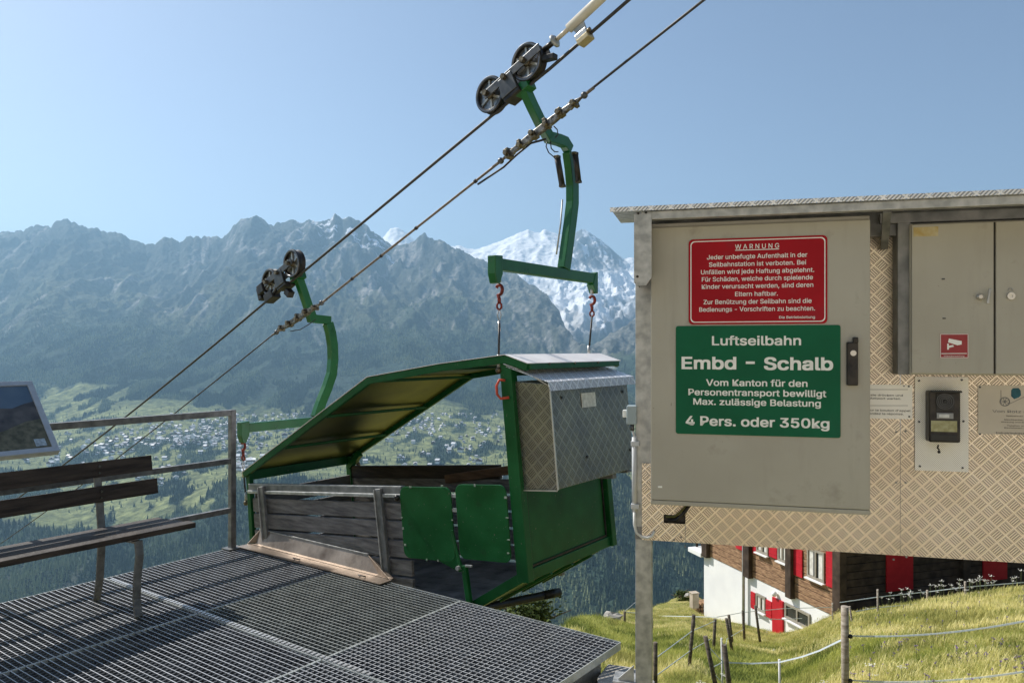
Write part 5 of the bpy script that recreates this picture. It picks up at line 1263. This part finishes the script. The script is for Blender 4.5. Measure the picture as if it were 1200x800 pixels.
for x0_, y0_, x1_, y1_ in ((1037, 640, 1068, 689), (1150, 640, 1178, 677)):
    l0, zt2 = hr(x0_, y0_); l1, zb2 = hr(x1_, y1_)
    MB().obox(RPp((l0 + l1) / 2, (zt2 + zb2) / 2, .05), HR * (l1 - l0) / 2, HF * .02, Z * (zt2 - zb2) / 2).build('shutter', m_shut, house, bevel=.006)
# balcony slab at the far left corner, with rail
bl = MB().obox(LP(lL + .35, zwb - .02, .0) + HR * 1.0, HL * .45, HR * 1.2, Z * .08).build('balcony', m_plaster, house, bevel=.01)
for k in range(9): MB().obox(LP(lL + .74, zwb + .5, -.15 - k * .22), HL * .02, HR * .04, Z * .45).build('baluster', m_logd, bl)
MB().obox(LP(lL + .74, zwb + 1.0, .0) + HR * 1.0, HL * .04, HR * 1.15, Z * .04).build('balcony_rail', m_logd, bl)
# roof, ridge parallel to the left face
m_rooft = mat('stone_slab_roof', (.15, .15, .15), rough=.8, scale=3, base2=(.28, .28, .27), bump=.5, bscale=6)
rz = topz + 2.6
for sg in (0, 1):
    e = -1.2 if sg == 0 else lH + 1.2; ez = topz - .55
    pA, pB = LP(-1.2, ez) + HR * e, LP(-1.2, rz) + HR * lH / 2
    MB().prism([pA, pB, pB + HL * (lL + 2.4), pA + HL * (lL + 2.4)], Z * .18).build('roof', m_rooft, house)
MB().prism([LP(.1, topz), LP(.1, rz - .05) + HR * lH / 2, LP(.1, topz) + HR * lH], HL * (lL - .2)).build('gable', m_logd, house)
# woodpile and pale crate beside the house
wpc = at(818, 712, 28.5)
wp = thing('firewood_pile', 'short stack of split firewood against the far end of the white wall', 'firewood', wpc)
for k in range(16):
    c = wpc + HR * ((k % 4) * .16 - .1) + Z * ((k // 4) * .16 - .5 + .2) ; MB().tube([c - HL * .2, c + HL * .2], .075, 7, smooth=False).build('firewood_log', m_log, wp)
cr = MB().obox(at(813.5, 703, 28.2), HR * .13, HL * .12, Z * .27).obox(at(813.5, 703, 28.2) + Z * .29, HR * .15, HL * .14, Z * .02).build('water_trough', mat('pale_crate', (.45, .38, .30), scale=5, var=.15), None, bevel=.01); tag(cr, 'pale upright box beside the firewood at the end of the white wall', 'box')

# ------------------------------------------------------------------ pasture fences
m_post = mat('grey_fence_wood', (.20, .16, .12), rough=.9, scale=8, base2=(.42, .37, .31), stretch=(1, 1, 4), bump=.5, bscale=30)
m_postd = mat('dark_fence_wood', (.06, .05, .04), rough=.9, scale=8, base2=(.16, .13, .10), stretch=(1, 1, 4), bump=.5, bscale=30)
m_tape = mat('blue_white_tape', (.45, .55, .62), rough=.6, scale=60, base2=(.72, .74, .76))
m_plast = mat('white_plastic_post', (.65, .65, .65), rough=.5, scale=20)
def gpt(px_, py_):
    """where the line of sight meets the meadow"""
    lo, hi = 3.5, 60.0
    for Yv in np.linspace(3.5, 60, 800):
        p = at(px_, py_, Yv)
        if p[2] < float(ground_h(p[0], p[1])): return Yv
    return 40.0
def post_part(root, bx, by, tx, ty, r, m, Yf=None):
    Y0 = Yf or gpt(bx, by); b_ = at(bx, by, Y0); t_ = at(tx, ty, Y0)
    MB().tube([b_ - unit(t_ - b_) * .25, t_], r, 8, smooth=True).build('post', m, root); return Y0
fn1 = thing('pasture_fence', 'near electric tape fence on a round grey post at the lower right', 'fence', at(990, 800, 7.0))
Yp = 7.0
MB().tube([at(991.5, 870, Yp), at(990.5, 790, Yp), at(990, 710, Yp)], .034, 12).build('post', m_post, fn1)
for y_, yr in ((744.5, 724.5), (796.5, 784)):
    pa, pb = at(996, y_, Yp), at(1215, yr, 6.0)
    pts = [pa + (pb - pa) * t - Z * .05 * 4 * t * (1 - t) * 1.0 for t in np.linspace(0, 1, 14)] + [pb + (pb - pa) * .6]
    b = MB()
    for i in range(len(pts) - 1): b.beam(pts[i], pts[i + 1], .004, .014 if i % 3 else .012)
    b.build('tape', m_tape, fn1)
    MB().ball(at(996.5, y_ + .6, Yp - .03), .022, 8).build('insulator', m_black, fn1)
fn2 = thing('pasture_fence', 'electric tape fence from the round post to the white plastic rods', 'fence', at(912, 800, 9.5))
pts = [at(988, 748.5, 7.0), at(960, 762, 7.7), at(940, 769, 8.3), at(913, 775.5, 9.0), at(880, 777, 9.3), at(848, 775.5, 9.5)]
b = MB()
for i in range(len(pts) - 1): b.beam(pts[i], pts[i + 1], .004, .016)
b.build('tape', m_tape, fn2)
MB().tube([at(914.5, 840, 9.0), at(913.3, 772, 9.0)], .014, 8).build('plastic_rod', m_plast, fn2)
MB().tube([at(847.5, 835, 9.5), at(845.5, 747, 9.5)], .012, 8).build('plastic_rod', m_plast, fn2)
fn3 = thing('pasture_fence', 'cluster of thin dark stakes and tapes running down beside the steel post', 'fence', at(850, 780, 12))
stakes = [(838, 800, 826.5, 745, 8.6, .026, 0), (855, 806, 848.5, 755, 8.2, .028, 0), (808, 777, 813, 720, 10.8, .026, 0), (836.5, 758, 838, 725, 14.5, .03, 0), (857, 757, 851, 724, 14.5, .028, 0), (858, 752, 854, 720, 16, .03, 0), (872, 741, 870.5, 715, 19, .032, 0), (889, 739, 885, 709, 18, .03, 0), (813.5, 735, 813, 720, 19, .03, 0), (768, 800, 768, 752, 8.2, .024, 0)]
for (bx, by, tx, ty, Yv, r, _) in stakes: post_part(fn3, bx, by, tx, ty, r, m_postd, Yv)
def tape(root, pl, w=.012):
    b = MB(); P = [at(*q) for q in pl]
    for i in range(len(P) - 1): b.beam(P[i], P[i + 1], .004, w)
    b.build('tape', m_tape, root)
tape(fn3, [(768, 771, 8.2), (811, 739, 10.8), (838, 727, 14.5)]); tape(fn3, [(768, 792, 8.2), (809, 762, 10.8), (833, 748, 14.5)])
tape(fn3, [(830, 757, 8.6), (847, 775, 9.5)]); tape(fn3, [(832, 783, 8.6), (846, 776, 9.5), (852, 748, 14.5), (871, 737, 19)]); tape(fn3, [(834, 786, 8.6), (847, 800, 9.4)])
fn4 = thing('pasture_fence', 'thin far fence crossing in front of the white house wall', 'fence', at(900, 722, 20))
tape(fn4, [(770, 721, 24), (813, 722, 19.5), (840, 722.5, 18.5), (871, 717, 19), (920, 712.5, 19), (975, 711, 19.2)], .015)
tape(fn4, [(775, 734, 23), (813, 734.5, 19.5)], .015); tape(fn4, [(886, 724, 18), (920, 725.5, 18.5), (940, 724, 18.6)], .015)
post_part(fn4, 976, 728, 975.5, 706, .02, m_post, 19.2)
fn5 = thing('pasture_fence', 'fence with pale thin posts in front of the dark side of the house', 'fence', at(1029, 722, 16))
for (bx, by, tx, ty, Yv) in ((1029, 723, 1028.5, 690, 16), (1087, 712, 1086.5, 691, 15.5), (1131.5, 706, 1131, 681, 15), (1000, 737, 995.5, 710, 15.5)): post_part(fn5, bx, by, tx, ty, .022, m_post, Yv)
tape(fn5, [(984, 705.5, 16.5), (1029, 699, 16), (1087, 693, 15.5), (1131, 687.5, 15), (1200, 682, 14.5)], .016); tape(fn5, [(1003, 716, 16), (1029, 711.5, 16), (1060, 708.5, 15.8), (1090, 706, 15.5)], .016)
fn6 = thing('pasture_fence', 'small leaning stakes on the hill crest left of the steel post', 'fence', at(733, 728, 19))
post_part(fn6, 732, 727, 732, 716, .03, m_postd, 19); tape(fn6, [(732, 716, 19), (747, 703, 22)], .012); tape(fn6, [(733, 716.5, 19), (756, 719, 19)], .02)
MB().tube([at(764, 735, 17), at(763.5, 722, 17)], .03, 8).build('post', m_postd, fn6)

# rocks on the crest
def rock(c, r, label):
    b = MB(); n = 9; vs = []
    for i in range(6):
        th = math.pi * i / 5
        for k in range(n):
            a = 6.283 * k / n; q = r * (1 + .25 * math.sin(3 * a + i) + random.uniform(-.12, .12)); vs.append(np.array(c) + V3(math.sin(th) * math.cos(a) * q * 1.3, math.sin(th) * math.sin(a) * q, math.cos(th) * q * .5))
    b.add(vs, [(i * n + k, (i + 1) * n + k, (i + 1) * n + (k + 1) % n, i * n + (k + 1) % n) for i in range(5) for k in range(n)])
    tag(b.build('rock', mat('grey_rock', (.30, .28, .25), rough=.9, scale=3, base2=(.46, .43, .38), bump=.5, bscale=12), None), label, 'rock')
rock(at(716, 722, 19.5), .20, 'pale grey rock on the grassy crest left of the steel post')
rock(at(808, 697, 34), .18, 'small grey rock on the skyline of the meadow left of the house')

# ------------------------------------------------------------------ bush below the deck
def leafy(name, label, cat, base, top, rad, n, leaf, m, seed=3, trunk_r=.12):
    rr = random.Random(seed); base = np.array(base); top = np.array(top); H_ = top[2] - base[2]
    root = thing(name, label, cat, base)
    t = MB(); t.tube([base, base + V3(.1, 0, H_ * .5), V3(top[0], top[1], top[2] - .3)], trunk_r, 9, r2=.02)
    for k in range(12):
        z = .25 + .05 * k; a = rr.uniform(0, 6.28); p = base + V3(0, 0, H_ * z); t.tube([p, p + V3(math.cos(a) * rad * .4, math.sin(a) * rad * .4, .25 * H_ * .5), p + V3(math.cos(a) * rad * .8, math.sin(a) * rad * .8, .3 * H_ * .6)], .035, 6, r2=.008)
    t.build('trunk', m_postd, root)
    c = MB(); lobes = [(rr.gauss(0, .45), rr.gauss(0, .45), rr.uniform(.35, .93)) for _ in range(26)]
    for _ in range(n):
        lx, ly, lz = rr.choice(lobes); w_ = math.sqrt(max(.05, 1 - lz)) * 1.15
        p = base + V3(lx * rad * w_ + rr.gauss(0, .13) * rad, ly * rad * w_ + rr.gauss(0, .13) * rad, H_ * min(1, lz + rr.gauss(0, .045)))
        a = unit((rr.gauss(0, 1), rr.gauss(0, 1), rr.gauss(0, .6))); b_ = unit(np.cross(a, (rr.gauss(0, 1), rr.gauss(0, 1), rr.gauss(0, 1)))); s_ = leaf * rr.uniform(.6, 1.3)
        c.add([p - a * s_, p + b_ * s_ * .4, p + a * s_, p - b_ * s_ * .4], [(0, 1, 2, 3)])
    c.build('crown', m, root, kind='stuff')
m_leaf = mat('leaf_green', (.035, .055, .014), rough=.7, scale=3, base2=(.10, .13, .03), spec=.2)
btop = at(618, 700, 15.0); bz = float(ground_h(btop[0], btop[1]))
leafy('bush', 'leafy green bush rising behind the deck corner below the black pipe', 'bush', (btop[0], btop[1], min(bz, btop[2] - 3) - .3), btop, 1.1, 7000, .06, m_leaf)
bt2 = at(800, 695, 36.0)
leafy('bush', 'low round bush on the meadow skyline left of the house', 'bush', (bt2[0], bt2[1], bt2[2] - .9), bt2 + Z * .15, .7, 1200, .07, m_leaf, 5, .04)

# ------------------------------------------------------------------ meadow grass and flowers
def tuft(name, m, n=9, h=.2, spread=.05, seed=1):
    rr = random.Random(seed); b = MB()
    for _ in range(n):
        a = rr.uniform(0, 6.28); x, y = rr.gauss(0, spread), rr.gauss(0, spread); L1 = h * rr.uniform(.5, 1.15); w_ = .0035; lean = rr.uniform(.2, 1.0)
        dx, dy = math.cos(a), math.sin(a); px_, py_ = -dy * w_, dx * w_
        b.add([(x - px_, y - py_, 0), (x + px_, y + py_, 0), (x + dx * L1 * lean * .35 + px_ * .8, y + dy * L1 * lean * .35 + py_ * .8, L1 * .6), (x + dx * L1 * lean * .35 - px_ * .8, y + dy * L1 * lean * .35 - py_ * .8, L1 * .6), (x + dx * L1 * lean, y + dy * L1 * lean, L1)], [(0, 1, 2, 3), (3, 2, 4)])
    return b.mesh(name, m)
def grass_mat(name, cols):
    m = inst_mat(name, cols[0], cols[1], cols[2], rough=.65, toned=True, rnd=.6); b = m.node_tree.nodes['Principled BSDF']
    b.inputs['Transmission Weight'].default_value = 0.0
    tr = m.node_tree.nodes.new('ShaderNodeBsdfTranslucent'); ms = m.node_tree.nodes.new('ShaderNodeMixShader'); ms.inputs[0].default_value = .45
    r = [n for n in m.node_tree.nodes if n.type == 'VALTORGB'][0]; m.node_tree.links.new(r.outputs[0], tr.inputs[0])
    out = [n for n in m.node_tree.nodes if n.type == 'OUTPUT_MATERIAL'][0]
    m.node_tree.links.new(b.outputs[0], ms.inputs[1]); m.node_tree.links.new(tr.outputs[0], ms.inputs[2]); m.node_tree.links.new(ms.outputs[0], out.inputs[0])
    return m
def spread(n, p0, p1, d0, d1, mask=None):
    px_ = rng.uniform(p0, p1, n); u = rng.random(n); Yv = (d0 ** -1 + u * (d1 ** -1 - d0 ** -1)) ** -1; X = (px_ - CX) / FPX * Yv
    yc = np.interp(px_, GX, GC); k = Yv < yc + 3
    # nothing grows inside the house or under the deck
    rel = np.stack([X - HC[0], Yv - HC[1]], -1); l = rel @ HL[:2]; r = rel @ HR[:2]; k &= ~((l > -.1) & (l < lL + .1) & (r > -.05) & (r < lH))
    rel = np.stack([X - C1[0], Yv - C1[1]], -1); k &= ~((rel @ V[:2] < .12) & (rel @ U[:2] < .1))
    if mask is not None: k &= mask(X, Yv)
    return X[k], Yv[k]
mg1 = grass_mat('dry_grass_blades', ((.32, .31, .09), (.86, .77, .38), (.62, .57, .19)))
mg2 = grass_mat('green_grass_blades', ((.14, .18, .04), (.56, .56, .16), (.34, .38, .08)))
def path_mask(X, Y): return (fbm(X / .8 + 3, Y / .8, 3) > .30)
X, Y = spread(85000, 655, 1240, 4.2, 46, lambda X, Y: (fbm(X / 1.6, Y / 1.6, 3) < .56)); z = ground_h(X, Y)
scatter('meadow_grass', np.stack([X, Y, z], -1), rng.uniform(.6, 1.3, len(X)) * (1 - .35 * sstep(12, 22, Y)), rng.uniform(0, 6.28, len(X)), tuft('dry_tuft', mg1, 16, .085, .08, 1), 'yellow green uncut grass of the sunny meadow', tone=sstep(.3, .7, fbm(X / .7 + 5, Y / .7, 4)))
X, Y = spread(60000, 655, 1240, 4.2, 46, lambda X, Y: (fbm(X / 1.6, Y / 1.6, 3) > .44)); z = ground_h(X, Y)
scatter('meadow_herbs', np.stack([X, Y, z], -1), rng.uniform(.7, 1.4, len(X)) * (1 - .35 * sstep(12, 22, Y)), rng.uniform(0, 6.28, len(X)), tuft('herb_tuft', mg2, 16, .075, .08, 2), 'fresh green herbs between the meadow grass', tone=sstep(.3, .7, fbm(X / .5 + 8, Y / .5, 4)))
def flower(name, m, m2, h, seed, umb=True):
    rr = random.Random(seed); b = MB(); b.tube([(0, 0, 0), (.01, 0, h)], .0025, 4); ns = len(b.f)
    for _ in range(14 if umb else 9):
        a = rr.uniform(0, 6.28); r = rr.uniform(0, .04 if umb else .012); zz = h + rr.uniform(-.008, .012) - (0 if umb else rr.uniform(0, .08)); x, y = .01 + r * math.cos(a), r * math.sin(a)
        b.add([(x - .008, y, zz), (x, y - .008, zz + .004), (x + .008, y, zz), (x, y + .008, zz + .004)], [(0, 1, 2, 3)])
    me = b.mesh(name, m2); me.materials.append(m)
    for i, p in enumerate(me.polygons): p.material_index = 0 if i < ns else 1
    return me
mfw = mat('white_petal', (.62, .60, .52), rough=.7, scale=20); mfp = mat('purple_petal', (.20, .12, .28), rough=.7, scale=20); mfs = mat('flower_stem', (.10, .12, .04), scale=20)
X, Y = spread(120, 700, 1240, 5.5, 30, lambda X, Y: fbm(X / 2.2 + 9, Y / 2.2, 3) > .56); z = ground_h(X, Y)
scatter('white_flowers', np.stack([X, Y, z], -1), rng.uniform(.7, 1.3, len(X)), rng.uniform(0, 6, len(X)), flower('umbel', mfw, mfs, .24, 1), 'white umbel flowers dotted over the meadow')
X, Y = spread(260, 980, 1240, 6, 24, lambda X, Y: fbm(X / 1.5 + 30, Y / 1.5, 3) > .60); z = ground_h(X, Y)
scatter('purple_flowers', np.stack([X, Y, z], -1), rng.uniform(.7, 1.2, len(X)), rng.uniform(0, 6, len(X)), flower('thyme', mfp, mfs, .19, 2, False), 'patches of small purple flowers in the meadow')
# tall flower heads along the crest in front of the dark house side
px_ = rng.uniform(1030, 1215, 50); yc = np.interp(px_, GX, GC); Yv = yc - rng.uniform(0, 1.5, 50); X = (px_ - CX) / FPX * Yv
scatter('crest_flowers', np.stack([X, Yv, ground_h(X, Yv)], -1), rng.uniform(1.0, 1.7, 50), rng.uniform(0, 6, 50), flower('tall_umbel', mfw, mfs, .24, 4), 'tall white flower heads along the meadow crest')

# ------------------------------------------------------------------ air
hz = MB(); hz.obox((0, 6750, 560), (13500, 0, 0), (0, 9500, 0), (0, 0, 1563))
ho = hz.build('haze', None); ho['kind'] = 'stuff'
hm = bpy.data.materials.new('valley_air'); hm.use_nodes = True; nt = hm.node_tree; nt.nodes.remove(nt.nodes['Principled BSDF'])
pv = nt.nodes.new('ShaderNodeVolumePrincipled'); pv.inputs['Color'].default_value = (*HAZE_COLOR, 1); pv.inputs['Density'].default_value = HAZE_DENSITY; pv.inputs['Anisotropy'].default_value = 0.3
nt.links.new(pv.outputs[0], [n for n in nt.nodes if n.type == 'OUTPUT_MATERIAL'][0].inputs['Volume'])
ho.data.materials.clear(); ho.data.materials.append(hm)
